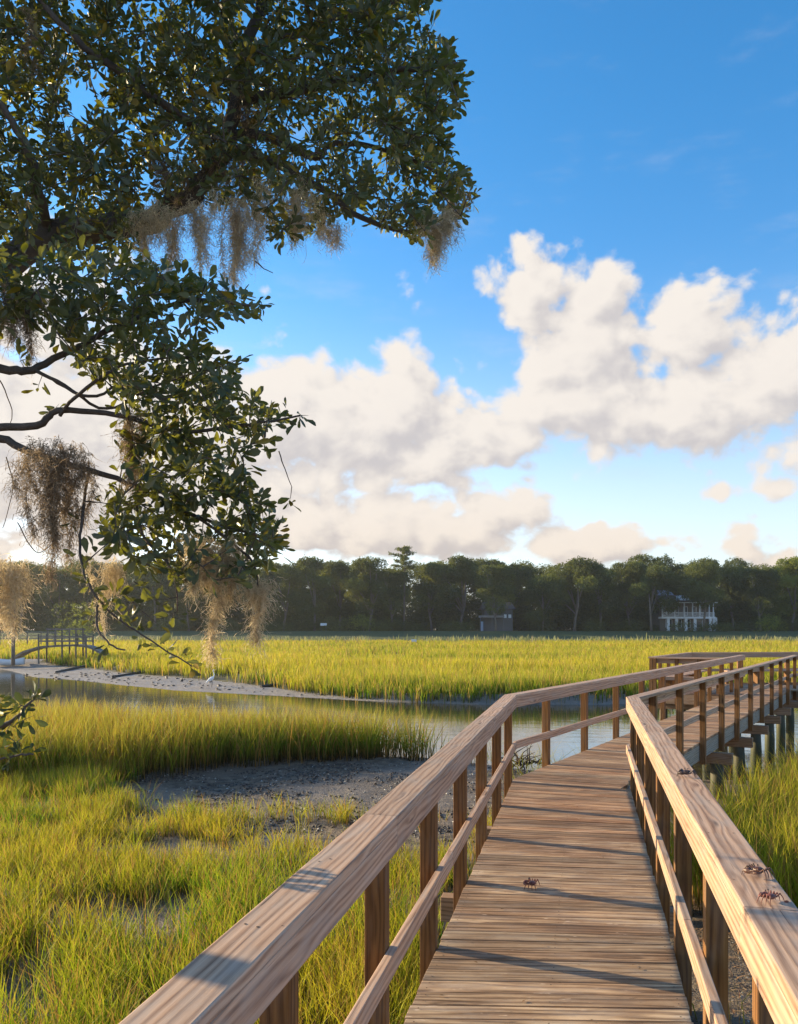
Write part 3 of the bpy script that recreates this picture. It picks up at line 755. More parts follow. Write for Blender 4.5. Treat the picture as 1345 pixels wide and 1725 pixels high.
t.put(t.b.inputs['Normal'], t.bump(nz, 0.8, 0.03))
# obovate leaf, folded a little along its midrib, length 1 along y
LV = np.array([(0, 0, 0), (-.10, .22, .03), (.10, .22, .03), (-.21, .58, .07), (.21, .58, .07), (-.17, .84, .03), (.17, .84, .03), (0, 1.0, -.04), (0, .3, 0), (0, .62, -.01), (0, .85, -.02)], float)
LT = np.array([(0, 8, 1), (0, 2, 8), (1, 8, 9), (1, 9, 3), (8, 2, 9), (2, 4, 9), (3, 9, 10), (3, 10, 5), (9, 4, 10), (4, 6, 10), (5, 10, 7), (10, 6, 7)])

class Tree:
    """nodes joined to their nearest neighbour: limbs -> boughs -> twigs with leaves"""
    def __init__(s): s.P = []; s.mb = MB(); s.lp = []; s.ld = []; s.ls = []
    def limb(s, pts, r0, r1, n=9, sub=5):
        pts = [Vector(p) for p in pts]; out = []
        for i in range(len(pts) - 1):
            a = pts[max(i - 1, 0)]; b = pts[i]; c = pts[i + 1]; d = pts[min(i + 2, len(pts) - 1)]
            for k in range(sub):
                q = k / sub
                out.append(0.5 * ((2 * b) + (c - a) * q + (2 * a - 5 * b + 4 * c - d) * q * q + (3 * b - a - 3 * c + d) * q ** 3))
        out.append(pts[-1])
        out = [p + Vector((random.gauss(0, 1), random.gauss(0, 1), random.gauss(0, 1))) * min(0.02, r1 * 0.6) for p in out]
        m = len(out); rad = [r0 + (r1 - r0) * (i / (m - 1)) for i in range(m)]
        s.mb.tube(out, rad, n); 
        for p in out: s.P.append(p)
        return out
    def twig(s, tip, r=0.007, leaves=12, size=0.062, spread=0.10, maxlen=1.2, droop=0.12):
        tip = Vector(tip); A = np.array([tuple(p) for p in s.P]) if not hasattr(s, 'A') or len(s.A) != len(s.P) else s.A
        s.A = A
        d = np.linalg.norm(A - np.array(tip), axis=1); k = int(d.argmin()); st = s.P[k]; Ln = d[k]
        n = max(2, int(Ln / 0.09)); pts = []
        mid = (st + tip) / 2 + Vector((random.gauss(0, .08), random.gauss(0, .08), random.gauss(0.05, .08))) * Ln
        for i in range(n + 1):
            q = i / n; pts.append(st * (1 - q) ** 2 + mid * (2 * q * (1 - q)) + tip * q * q)
        rr = min(0.016, r * (0.6 + Ln)); s.mb.tube(pts, [rr * (1 - 0.7 * i / n) for i in range(n + 1)], 4, cap=False)
        new = pts[1:]
        s.P.extend(new); s.A = np.concatenate([A, np.array([tuple(p) for p in new])])
        dirv = (pts[-1] - pts[-2]).normalized()
        for i in range(leaves):
            back = random.random() ** 1.4 * min(Ln, 0.26)
            base = tip - dirv * back
            o = Vector((random.gauss(0, 1), random.gauss(0, 1), random.gauss(0.1, 0.8))).normalized()
            ld_ = (dirv * random.uniform(0.3, 1.1) + o * 0.9).normalized()
            base = base + o * random.uniform(0, spread) * 0.35
            s.lp.append(tuple(base)); s.ld.append(tuple(ld_)); s.ls.append(size * random.uniform(0.45, 1.2))
    def leaves_obj(s, name, m, parent, origin, seed=0):
        r = np.random.default_rng(seed); P = np.array(s.lp) - np.array(origin); D = np.array(s.ld); n = len(P)
        R = frames(D, r.normal(0, 0.9, n)); S = np.array(s.ls)
        S3 = np.stack([S * r.uniform(.8, 1.2, n), S, S * r.uniform(-1.5, 2.5, n)], 1)
        V, T = scatter(LV, LT, P, R, S3)
        C = np.repeat(np.stack([r.random(n), r.random(n), r.random(n)], 1), len(LV), axis=0)
        o = tri_mesh(name, V, T, C, (m,), smooth=True); o.parent = parent; return o

oak = Tree()
OB = Vector((-6.3, 3.1, 0.0))
oak.limb([(-6.3, 3.1, -0.2), (-6.3, 3.1, 1.0), (-6.2, 3.2, 2.2), (-6.0, 3.3, 3.4), (-5.6, 3.6, 4.8), (-4.8, 4.1, 6.0), (-3.6, 4.8, 7.2), (-2.2, 5.5, 8.2)], 0.36, 0.10, 14)
trunk_mb = oak.mb; oak.mb = MB()
P_ = lambda lst: [at(*q) for q in lst]
# stem whose shadow crosses the near handrail
oak.limb([(-6.15, 3.2, 1.9), (-5.0, 3.45, 2.25), (-4.25, 3.72, 2.7), (-4.1, 3.72, 3.3), (-3.9, 3.75, 3.9), (-3.1, 3.8, 3.95), at(-60, 722, 3.9)], 0.12, 0.026, 9)
oak.limb([(-5.7, 3.55, 4.5), (-4.6, 4.1, 4.9), at(-200, 500, 5.0), at(80, 402, 5.3), at(215, 378, 5.5), at(300, 345, 5.5), at(352, 295, 5.6), at(385, 235, 5.6), at(410, 120, 5.7), at(440, -20, 5.8), at(470, -200, 6.0)], 0.11, 0.025, 9)
oak.limb(P_([(380, 250, 5.6), (432, 260, 5.6), (506, 296, 5.5), (617, 370, 5.4), (720, 395, 5.3)]), 0.036, 0.010, 6)
oak.limb(P_([(385, 228, 5.6), (450, 230, 5.7), (530, 265, 5.8), (555, 243, 5.8), (640, 250, 5.8), (760, 300, 5.7)]), 0.036, 0.010, 6)
oak.limb(P_([(400, 170, 5.7), (520, 150, 5.5), (650, 120, 5.4), (770, 110, 5.3)]), 0.034, 0.010, 6)
oak.limb(P_([(415, 95, 5.7), (560, 30, 5.9), (700, -20, 6.0), (760, -140, 6.1)]), 0.034, 0.010, 6)
oak.limb(P_([(385, 235, 5.6), (300, 190, 5.2), (200, 120, 5.0), (100, 40, 4.9), (0, -90, 4.9)]), 0.032, 0.012, 7)
oak.limb(P_([(80, 402, 5.3), (60, 300, 5.0), (20, 200, 4.8), (-60, 90, 4.7)]), 0.034, 0.012, 7)
oak.limb(P_([(-60, 722, 3.9), (60, 716, 3.9), (100, 692, 3.9), (200, 700, 3.9), (300, 725, 3.85), (420, 715, 3.8), (505, 700, 3.75)]), 0.020, 0.004, 7)
oak.limb(P_([(-60, 722, 3.9), (0, 738, 3.9), (60, 765, 3.9), (150, 790, 4.0), (230, 820, 4.0), (330, 870, 4.0), (430, 900, 3.9)]), 0.022, 0.006, 7)
oak.limb([(-3.6, 3.8, 3.95), at(-120, 610, 3.8), at(0, 622, 3.8), at(55, 622, 3.9), at(120, 590, 4.0), at(220, 540, 4.0), at(330, 505, 3.9), at(425, 515, 3.8)], 0.026, 0.006, 7)
oak.limb(P_([(55, 622, 3.9), (110, 650, 3.9), (180, 690, 4.0), (260, 650, 4.0), (380, 615, 3.9)]), 0.010, 0.004, 6)
oak.limb(P_([(90, 640, 3.9), (150, 668, 3.9), (210, 640, 4.0), (250, 600, 4.1)]), 0.009, 0.004, 6)
oak.limb(P_([(100, 700, 3.9), (160, 640, 3.8), (230, 610, 3.8), (330, 600, 3.7)]), 0.009, 0.004, 6)
oak.limb(P_([(150, 790, 4.0), (140, 860, 3.8), (135, 930, 3.7), (150, 985, 3.6), (190, 1035, 3.6), (255, 1080, 3.6), (322, 1122, 3.6)]), 0.0075, 0.0028, 6)
oak.limb(P_([(165, 1020, 3.6), (163, 1055, 3.55), (185, 1085, 3.5), (212, 1096, 3.5)]), 0.006, 0.003, 5)
oak.limb(P_([(230, 820, 4.0), (240, 900, 4.0), (290, 960, 3.9), (300, 1030, 3.9)]), 0.009, 0.003, 5)
oak.limb(P_([(330, 870, 4.0), (420, 940, 3.8), (435, 990, 3.8)]), 0.008, 0.003, 5)
for seq in ([(470, 760), (480, 790), (492, 820)], [(0, 640), (20, 690), (15, 720)], [(30, 880), (60, 930), (90, 915)], [(10, 770), (22, 820), (5, 890)], [(430, 440), (445, 452), (460, 460)]):
    oak.limb([at(a_, b_, 3.9) for a_, b_ in seq], 0.003, 0.0015, 4)

PU = [(-420, -320), (690, -320), (738, -10), (742, 60), (796, 110), (788, 160), (745, 225), (782, 290), (802, 335), (780, 375), (700, 400), (640, 380), (570, 375), (520, 400), (470, 415), (435, 350), (330, 335), (235, 360), (215, 430), (-420, 470)]
PLW = [(-300, 420), (250, 430), (320, 465), (400, 490), (436, 510), (420, 540), (350, 545), (345, 590), (395, 612), (400, 655), (455, 690), (500, 700), (450, 745), (400, 780), (478, 860), (470, 925), (425, 975), (340, 985), (230, 960), (165, 905), (190, 830), (215, 775), (215, 690), (150, 620), (70, 560), (-300, 590)]
def sample(poly, n, seed, ylo=None):
    r = np.random.default_rng(seed); X = np.array(poly)
    x = r.uniform(X[:, 0].min(), X[:, 0].max(), n * 6); y = r.uniform(X[:, 1].min(), X[:, 1].max(), n * 6)
    k = inpoly(x, y, poly); return x[k][:n], y[k][:n], r
x, y, r = sample(PU, 5000, 41)
hole = np.exp(-((x - 140) / 45) ** 2 - ((y - 150) / 40) ** 2) + 0.55 * np.exp(-((x - 450) / 60) ** 2 - ((y - 255) / 40) ** 2) + 0.5 * np.exp(-((x - 290) / 35) ** 2 - ((y - 270) / 25) ** 2)
k = (r.random(len(x)) > hole * 1.25) & (vnoise(x, y, 36) > 0.15) & (vnoise(x + 900, y, 16) > 0.08); x, y = x[k], y[k]
dep = r.uniform(4.7, 6.9, len(x)); o_ = np.argsort(np.hypot(x - 385, y - 235))
for i in o_: oak.twig(at(x[i], y[i], dep[i]), 0.0065, random.randint(11, 16), 0.070, 0.14)
x, y, r = sample(PLW, 950, 43)
k = vnoise(x, y, 40) > 0.20; x, y = x[k], y[k]
dep = r.uniform(3.5, 4.5, len(x)); o_ = np.argsort(x)
for i in o_: oak.twig(at(x[i], y[i], dep[i]), 0.005, random.randint(8, 12), 0.064, 0.12)
# sprays on the outline and the hanging branch
for (a_, b_, d_) in [(440, 508, 3.8), (445, 520, 3.8), (405, 608, 3.85), (520, 700, 3.75), (505, 712, 3.75), (485, 690, 3.8), (470, 705, 3.8), (485, 855, 3.9), (482, 915, 3.9), (470, 880, 3.9),
                     (150, 985, 3.6), (175, 1015, 3.6), (160, 1000, 3.6), (200, 1035, 3.6), (228, 1060, 3.6), (262, 1085, 3.6), (300, 1105, 3.6), (325, 1122, 3.6), (180, 1090, 3.5), (210, 1000, 3.7), (260, 1010, 3.8), (290, 1040, 3.8), (240, 1030, 3.7),
                     (130, 940, 3.7), (120, 880, 3.8), (145, 965, 3.6), (165, 1005, 3.65), (185, 1020, 3.6), (215, 1045, 3.6), (235, 1075, 3.6), (280, 1090, 3.6), (310, 1115, 3.6), (225, 980, 3.7), (250, 990, 3.7), (275, 1020, 3.8), (310, 1045, 3.8), (215, 1030, 3.7), (270, 1055, 3.7), (195, 1000, 3.65), (155, 1040, 3.55), (30, 590, 3.9), (45, 605, 3.9), (62, 660, 3.9), (100, 680, 4.0)]:
    oak.twig(at(a_, b_, d_), 0.003, 5, 0.058, 0.08)
# the rest of the crown, out of the picture to the left; clear of the low sun's path to the handrails
r = np.random.default_rng(45); cnt = 0
while cnt < 380:
    q = Vector((r.uniform(-9, -2.2), r.uniform(1.5, 8.5), r.uniform(3.4, 9.5)))
    lim = 3.35 + 0.27 * max(0, -q.x - 2.5)
    if q.z < lim or (q.x / q.y) > -0.50: continue
    if ((q.x + 5.2) / 4.2) ** 2 + ((q.y - 5) / 4) ** 2 + ((q.z - 6) / 3.4) ** 2 > 1: continue
    oak.twig(q, 0.007, 13, 0.085, 0.2); cnt += 1
ok = empty('oak_tree', OB, 'large live oak leaning in from the left with leathery leaves overhead', 'tree')
trunk_mb.build('trunk', M_bark, ok, smooth=True)
oak.mb.build('branches', M_bark, ok, smooth=True)
oak.leaves_obj('crown', M_leaf, ok, OB, 3)

# shrub sprig low at the left edge
sh = Tree(); SB = Vector((-2.3, 3.4, 0.0))
sh.limb([(-2.3, 3.4, -0.1), (-2.25, 3.4, 1.0), (-2.1, 3.4, 1.9), at(-90, 1290, 3.3), at(-30, 1240, 3.3), at(20, 1215, 3.3), at(55, 1180, 3.3)], 0.03, 0.004, 7)
sh.limb([at(-60, 1260, 3.3), at(-20, 1280, 3.25), at(30, 1272, 3.2), at(55, 1270, 3.2)], 0.006, 0.003, 5)
sh.limb([(-2.25, 3.4, 1.0), (-2.0, 3.5, 1.5), at(-60, 1330, 3.3)], 0.012, 0.006, 5)
for (a_, b_) in [(60, 1172), (72, 1175), (40, 1190), (20, 1180), (10, 1205), (25, 1222), (45, 1215), (5, 1240), (35, 1245), (20, 1262), (52, 1268), (-5, 1275), (10, 1290), (-30, 1220), (-40, 1260), (-60, 1300), (-25, 1190), (58, 1205), (0, 1185), (-15, 1250)]:
    sh.twig(at(a_, b_, random.uniform(3.15, 3.4)), 0.003, 7, 0.052, 0.08)
so = empty('shrub', SB, 'small shrub, shade put into its leaf colour, poking into view low at the left edge above the grass', 'shrub')
sh.mb.build('stem', M_bark, so, smooth=True); sh.leaves_obj('foliage', leaf_mat('shaded_shrub_leaf', (0.016, 0.036, 0.018), (0.035, 0.06, 0.024), (0.05, 0.07, 0.035), (0.14, 0.18, 0.02), 0.14, 0.5), so, SB, 4)  # darker leaf copy: shade is put into the shrub's leaf colour

# ------------------------------------------------------------------ spanish moss
def moss_mat(name, a, b):
    m, t = mat(name); c3 = t.sep(t.attr('tint')); c = t.mix(c3[0], a, b)
    t.put(t.b.inputs['Base Color'], c); t.b.inputs['Roughness'].default_value = 0.9
    tr = t.node('ShaderNodeBsdfTranslucent'); t.put(tr.inputs[0], c)
    mx = t.node('ShaderNodeMixShader'); mx.inputs[0].default_value = 0.5
    t.l.new(t.b.outputs[0], mx.inputs[1]); t.l.new(tr.outputs[0], mx.inputs[2]); t.l.new(mx.outputs[0], t.out.inputs[0]); return m
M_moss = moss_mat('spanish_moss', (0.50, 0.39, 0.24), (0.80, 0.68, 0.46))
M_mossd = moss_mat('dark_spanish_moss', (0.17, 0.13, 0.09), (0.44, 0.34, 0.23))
def moss(x0, x1, ytop, ybot, Y, n, label, m, seed, taper=1.0, hang=None, wid=0.0028):
    """curly strands hung between two columns of a sight line at depth Y"""
    r = np.random.default_rng(seed); org = at((x0 + x1) / 2, ytop, Y)
    W = (x1 - x0) / F * Y; Hh = (ybot - ytop) / F * Y; n = int(n * 1.25)
    nt_ = max(3, int(W / 0.016)); tx = r.uniform(-.5, .5, nt_); ty = r.normal(0, 0.035 + 0.1 * W, nt_)
    tl = Hh * np.clip(r.uniform(0.12, 1.0, nt_) ** 1.2 * (1 - 0.75 * taper * np.abs(tx) * 2 * r.uniform(.5, 1, nt_)), 0.12, 1); tl[np.abs(tx).argmin()] = Hh
    ph = r.uniform(0, 6, nt_); tz = -np.abs(r.normal(0, .10, nt_)) * Hh; rad = r.uniform(.006, .020, nt_)
    ti = r.choice(nt_, n, p=tl / tl.sum()); q0 = r.random(n) ** 0.9 * 0.93
    K = 7; env = rad[ti] * (1.1 - q0) + .002
    cur = np.stack([tx[ti] * W * (1 - 0.25 * taper * q0) + np.sin(q0 * 7 + ph[ti]) * .012 + r.normal(0, 1, n) * env * .7,
                    ty[ti] + np.cos(q0 * 6 + ph[ti]) * .012 + r.normal(0, 1, n) * env * .7, tz[ti] - q0 * tl[ti]], 1)
    V = np.zeros((n, K * 2, 3)); C = np.zeros((n, K * 2, 3))
    stp = r.uniform(.006, .014, n); wob = r.normal(0, 1, (n, 3))
    for j in range(K):
        ang = r.uniform(0, 2 * PI, n); wd = wid * (1 - 0.5 * j / K)
        off = np.stack([np.cos(ang), np.sin(ang), r.normal(0, .6, n)], 1) * wd / 2
        V[:, 2 * j] = cur - off; V[:, 2 * j + 1] = cur + off
        wob = 0.45 * wob + r.normal(0, 1.0, (n, 3))
        cur = cur + np.stack([wob[:, 0] * .75, wob[:, 1] * .75, -0.75 + wob[:, 2] * .6], 1) * stp[:, None]
    C[:, :, 0] = r.random(n)[:, None]
    tf = []
    for j in range(K - 1): tf += [(2 * j, 2 * j + 1, 2 * j + 3), (2 * j, 2 * j + 3, 2 * j + 2)]
    tf = np.array(tf); T = (tf[None] + (np.arange(n) * K * 2)[:, None, None]).reshape(-1, 3)
    o = tri_mesh('spanish_moss', V.reshape(-1, 3), T, C.reshape(-1, 3), (m,), loc=org)
    return tag(o, label, 'spanish moss', 'spanish moss hanging in the oak')
MS = [
 (225, 335, 345, 475, 4.9, 2300, 'pale tan moss fringe hanging under the left part of the thick upper limb', 0, .4),
 (320, 440, 330, 500, 4.9, 3200, 'bright golden moss curtain hanging under the fork of the upper limb', 0, .5),
 (335, 400, 215, 360, 5.5, 1300, 'brown moss wrapped along the thick upper limb at its fork', 1, .2),
 (400, 440, 150, 300, 5.6, 700, 'thin grey brown moss strands above the fork of the upper limb', 1, .3),
 (440, 545, 310, 400, 4.9, 1100, 'loose tan moss under the middle bough right of the fork', 0, .4),
 (540, 590, 365, 412, 5.3, 450, 'little moss tuft below the bough between the golden curtain and the outer tuft', 0, .6),
 (704, 762, 350, 442, 4.9, 1500, 'tan moss tuft hanging alone at the outer tip of the upper bough', 0, .8),
 (748, 792, 320, 400, 5.3, 350, 'thin dark moss strand on the outermost twig of the upper bough', 1, .6),
 (25, 150, 735, 965, 3.75, 3600, 'biggest clump of dark brown moss hanging from the lower left branch', 1, .9),
 (195, 245, 685, 830, 3.9, 800, 'narrow grey moss strand on the middle of the lower bough', 1, .8),
 (0, 80, 470, 600, 4.1, 1500, 'brown moss hanging at the left edge below the upper crown', 1, .6),
 (-30, 55, 935, 1070, 3.6, 1500, 'pale moss clump at the left edge above the distant footbridge', 0, .5),
 (322, 400, 900, 1110, 3.8, 2400, 'long tapering pale moss clump dangling lowest in front of the far marsh', 0, 1.0),
 (418, 452, 970, 1085, 3.8, 650, 'short slim moss strand just right of the long tapering clump', 0, .8),
 (150, 205, 930, 1065, 4.2, 600, 'faint thin moss behind the hanging leafy branch', 0, .5),
 (40, 60, 0, 120, 4.8, 260, 'thin brown moss thread near the top left corner', 1, .4),
 (255, 330, 255, 330, 5.3, 700, 'brown moss tuft left of the fork in the shaded crown', 1, .4),
]
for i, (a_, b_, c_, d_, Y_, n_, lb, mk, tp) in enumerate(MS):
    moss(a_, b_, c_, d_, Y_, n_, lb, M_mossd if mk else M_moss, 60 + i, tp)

# ------------------------------------------------------------------ trees on the far bank
M_tl = leaf_mat('far_oak_leaf', (0.016, 0.040, 0.016), (0.16, 0.18, 0.040), (0.08, 0.10, 0.045), (0.24, 0.26, 0.02), 0.22, 0.8)
M_tly = leaf_mat('sunlit_leaf', (0.10, 0.14, 0.02), (0.22, 0.24, 0.03), (0.14, 0.17, 0.04), (0.30, 0.34, 0.04), 0.35, 0.7)  # brighter copy of the far leaf, sunlight put into its colour
M_tb = plain('far_bark', (0.16, 0.135, 0.11), 0.9, vary=0.4, scale=2.0)
def tuft_template(seed, k=7, s=0.36):
    r = np.random.default_rng(seed); V = []; T = []
    for i in range(k):
        c = r.normal(0, 0.42, 3); d = r.normal(0, 1, 3); d /= np.linalg.norm(d); e = np.cross(d, r.normal(0, 1, 3)); e /= np.linalg.norm(e)
        b = len(V); V += [c - e * s * .5, c + d * s * .9, c + e * s * .5, c - d * s * .7]; T += [(b, b + 1, b + 2), (b, b + 2, b + 3)]
    return np.array(V), np.array(T)
TT = [tuft_template(i) for i in range(3)]
def crown_mesh(seed, w=6.0, z0=4.5, z1=17.5, lobes=17, n=3600, size=0.55, flat=0.75):
    r = np.random.default_rng(seed); V = []; T = []; C = []; b = 0
    LC = []
    for i in range(lobes):
        q = r.random(); zz = z0 + (z1 - z0 - 1.2) * q ** 0.8; ww = w * math.sqrt(max(0.05, 1 - ((zz - (z0 + (z1 - z0) * .45)) / ((z1 - z0) * .62)) ** 2))
        a = r.uniform(0, 2 * PI); rr = ww * math.sqrt(r.random()) * 0.8
        LC.append((rr * math.cos(a), rr * math.sin(a), zz, r.uniform(1.5, 2.9)))
    LC = np.array(LC); li = r.integers(0, lobes, n)
    d = r.normal(0, 1, (n, 3)); d[:, 2] = d[:, 2] * 0.9 + 0.25; d /= np.linalg.norm(d, axis=1, keepdims=True)
    rad = LC[li, 3] * (0.60 + 0.42 * r.random(n) ** 0.6) * (0.86 + 0.3 * vnoise(d[:, 0] * 3 + li, d[:, 2] * 3 + d[:, 1] * 2, 1.0))
    P = LC[li, :3] + d * rad[:, None] * np.array([1.12, 1.12, flat])
    lobe_c = r.random(lobes)[li]  # some lobes tinted brighter, sunlit patches put into the leaf colour
    for k in range(3):
        s_ = np.arange(n) % 3 == k; m = s_.sum()
        R = frames(r.normal(0, 1, (m, 3)), r.uniform(0, 6, m)); v, t_ = scatter(TT[k][0], TT[k][1], P[s_], R, r.uniform(.6, 1.3, m) * size)
        V.append(v); T.append(t_ + b); b += len(v)
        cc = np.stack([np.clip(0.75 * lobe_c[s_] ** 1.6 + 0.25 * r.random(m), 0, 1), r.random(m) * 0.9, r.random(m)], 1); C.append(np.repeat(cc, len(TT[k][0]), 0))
    return np.concatenate(V), np.concatenate(T), np.concatenate(C), LC
def me_of(name, V, T, C, m):
    o = tri_mesh(name, V, T, C, (m,)); me = o.data; bpy.data.objects.remove(o); return me
variants = []
for i in range(7):
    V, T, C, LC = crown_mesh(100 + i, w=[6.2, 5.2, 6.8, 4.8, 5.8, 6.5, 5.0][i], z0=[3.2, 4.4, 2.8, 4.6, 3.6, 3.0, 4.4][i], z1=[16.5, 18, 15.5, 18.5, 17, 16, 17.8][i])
    mb = MB(); r = random.Random(i)
    lean = r.uniform(-1.2, 1.2)
    mb.tube([(0, 0, -0.3), (lean * .3, 0, 2.5), (lean, 0.2, 5.5), (lean * 1.2, 0, 9)], [0.34, 0.27, 0.22, 0.12], 8)
    for k in range(6):
        L_ = LC[k]; mb.tube([(lean * .6, 0.05, 3.6 + .4 * k), ((lean + L_[0]) / 2, L_[1] / 2, (4.4 + L_[2]) / 2 + .8), (L_[0], L_[1], L_[2])], [0.17, 0.11, 0.05], 6)
    to = mb.build('trunk', M_tb, None, smooth=True); tm = to.data; bpy.data.objects.remove(to)
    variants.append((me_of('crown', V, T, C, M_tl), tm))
def far_tree(X, Y, var, s, rz, label, name='oak_tree', grp='live oaks lining the far bank', mats=None, zs=1.0):
    z = float(ground_h([X], [Y])[0]) - 0.05
    t_ = empty(name, (X, Y, z), label, 'tree', grp, rz); t_.scale = (s, s, s * zs)
    for nm, me in (('trunk', variants[var][1]), ('crown', variants[var][0])):
        o = bpy.data.objects.new(nm, me); COL.objects.link(o); o.parent = t_
        if mats and nm == 'crown':
            o.material_slots[0].link = 'OBJECT'; o.material_slots[0].material = mats
    return t_
ords = ['first', 'second', 'third', 'fourth', 'fifth', 'sixth', 'seventh', 'eighth', 'ninth', 'tenth', 'eleventh', 'twelfth', 'thirteenth', 'fourteenth', 'fifteenth', 'sixteenth', 'seventeenth']
# photo columns of the front rank and the height of each top (photo rows)
front = [(-85, 948), (-20, 955), (35, 950), (95, 962), (150, 952), (205, 946), (262, 952), (318, 958), (372, 950), (428, 958), (478, 952), (530, 940), (572, 946), (622, 942), (662, 962), (728, 950), (775, 938), (822, 944), (868, 952),
         (915, 962), (968, 942), (1012, 952), (1062, 948), (1102, 940), (1140, 948), (1196, 944), (1236, 938), (1282, 958), (1335, 940), (1390, 945), (1440, 950)]
nb = [px for px, _ in front]
hs = [16.5, 18, 15.5, 18.5, 17, 16, 17.8]
rr_ = random.Random(5)
left_of_pine = [f for f in front if f[0] < 675][::-1]; right_of_house = [f for f in front if f[0] > 1170]; mid_ = [f for f in front if 675 <= f[0] <= 1170]
lab = {}
for i, f in enumerate(left_of_pine): lab[f[0]] = 'dark live oak in the far front rank, %s to the left of the tall pine' % ords[i]
for i, f in enumerate(mid_): lab[f[0]] = 'dark live oak in the far front rank, %s to the right of the tall pine' % ords[i]
for i, f in enumerate(right_of_house): lab[f[0]] = 'dark live oak in the far front rank, %s to the right of the white house' % ords[i]
for k, (px, top) in enumerate(front):
    Y_ = 212 + rr_.uniform(-3.5, 4.5); X_ = (px - CX) / F * Y_; var = rr_.randrange(7)
    if 1095 < px < 1150 or 800 < px < 890: Y_ = 226; X_ = (px - CX) / F * Y_
    zt = CZ + (HY - top) / F * Y_; s = (zt - 2.4) / (hs[var] - 0.1)
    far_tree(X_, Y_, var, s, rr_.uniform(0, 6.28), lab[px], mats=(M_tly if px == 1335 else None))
# tree in front of the house, crown reaching over its roof
far_tree((1098 - CX) / F * 204, 204, 2, 0.98, 4.0, 'broad live oak whose crown covers the left end of the white house roof')
far_tree((836 - CX) / F * 204, 204, 1, 0.86, 1.0, 'slim pale trunked oak standing in front of the dim grey house')
far_tree((1186 - CX) / F * 202, 202, 4, 0.95, 2.0, 'slim live oak standing right in front of the white house')
# the woods behind, one mass
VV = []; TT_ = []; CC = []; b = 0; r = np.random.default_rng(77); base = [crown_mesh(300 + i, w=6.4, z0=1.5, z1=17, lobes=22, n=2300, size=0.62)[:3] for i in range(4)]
for row, (Yc, nrow) in enumerate(((224, 30), (236, 30), (262, 26), (248, 34))):
    for k in range(nrow):
        Yt = Yc + r.uniform(-3, 3); pxx = -160 + (1700) * (k + r.uniform(.2, .8)) / nrow; X_ = (pxx - CX) / F * Yt
        V, T, C = base[r.integers(0, 4)]; s = r.uniform(0.92, 1.08) * (1.0, 1.03, 1.12, 0.78)[row]; a = r.uniform(0, 6.28)
        Rm = np.array([[math.cos(a), -math.sin(a), 0], [math.sin(a), math.cos(a), 0], [0, 0, 1]])
        if row == 0 and 1095 < pxx < 1215: continue
        VV.append(V @ Rm.T * s + np.array([X_, Yt, 2.3 - (1.2 if row == 3 else 0)])); TT_.append(T + b); CC.append(C); b += len(V)
tag(tri_mesh('far_woods', np.concatenate(VV), np.concatenate(TT_), np.concatenate(CC), (M_tl,)), 'dense dark oak woods standing behind the front rank on the far bank', 'woods', kind='stuff')
# low undergrowth between trunks
VV = []; TT_ = []; CC = []; b = 0
ub = [crown_mesh(400 + i, w=3.2, z0=0.2, z1=3.6, lobes=9, n=700, size=0.42)[:3] for i in range(3)]
for k in range(210):
    Yt = r.uniform(206, 214) if k % 4 == 0 else r.uniform(219, 246); X_ = r.uniform(-0.56, 0.56) * Yt
    pxx = CX + X_ / Yt * F
    if (1105 < pxx < 1220 or 800 < pxx < 892) and Yt < 222: continue
    V, T, C = ub[k % 3]; s = r.uniform(0.4, 0.9) if k % 4 == 0 else r.uniform(0.9, 1.9)
    VV.append(V * s + np.array([X_, Yt, 2.2])); TT_.append(T + b); CC.append(C); b += len(V)
tag(tri_mesh('undergrowth', np.concatenate(VV), np.concatenate(TT_), np.concatenate(CC), (M_tl,)), 'dark brushy undergrowth between the trunks on the far bank', 'undergrowth', kind='stuff')
# pine: tiers of flat plates round a straight trunk
def pine(px, top, Y_, label):
    X_ = (px - CX) / F * Y_; z = 2.4; Ht = CZ + (HY - top) / F * Y_ - z
    e = empty('pine_tree', (X_, Y_, z), label, 'tree'); mb = MB()
    mb.tube([(0, 0, -.3), (0.1, 0, Ht * .5), (0, 0, Ht * .97)], [0.3, 0.2, 0.06], 8)
    r = np.random.default_rng(9); P = []
    for i in range(15):
        zz = Ht * (0.74 + 0.25 * i / 14); a = r.uniform(0, 6.28); L_ = r.uniform(1.8, 4.2) * (1 - 0.65 * max(0, (i - 9) / 6))
        ex, ey = L_ * math.cos(a), L_ * math.sin(a) * .8; mb.tube([(0, 0, zz), (ex * .6, ey * .6, zz + .1), (ex, ey, zz + .45)], [.08, .05, .02], 5)
        m = 60; q = r.random(m) ** .6; P.append(np.stack([ex * q * 1.05 + r.normal(0, .45, m), ey * q + r.normal(0, .45, m), zz + .45 * q + r.normal(0.1, .16, m)], 1))
    P = np.concatenate(P); n = len(P); V, T = scatter(TT[0][0], TT[0][1], P, frames(r.normal(0, 1, (n, 3)), r.uniform(0, 6, n)), r.uniform(.35, .6, n))
    C = np.repeat(np.stack([r.random(n), r.random(n) * .9, r.random(n)], 1), len(TT[0][0]), 0)
    mb.build('trunk', M_tb, e, smooth=True, local=True); o = tri_mesh('crown', V, T, C, (M_tl,)); o.parent = e
pine(681, 924, 214, 'tall spiky pine rising above the oak tops of the far bank')
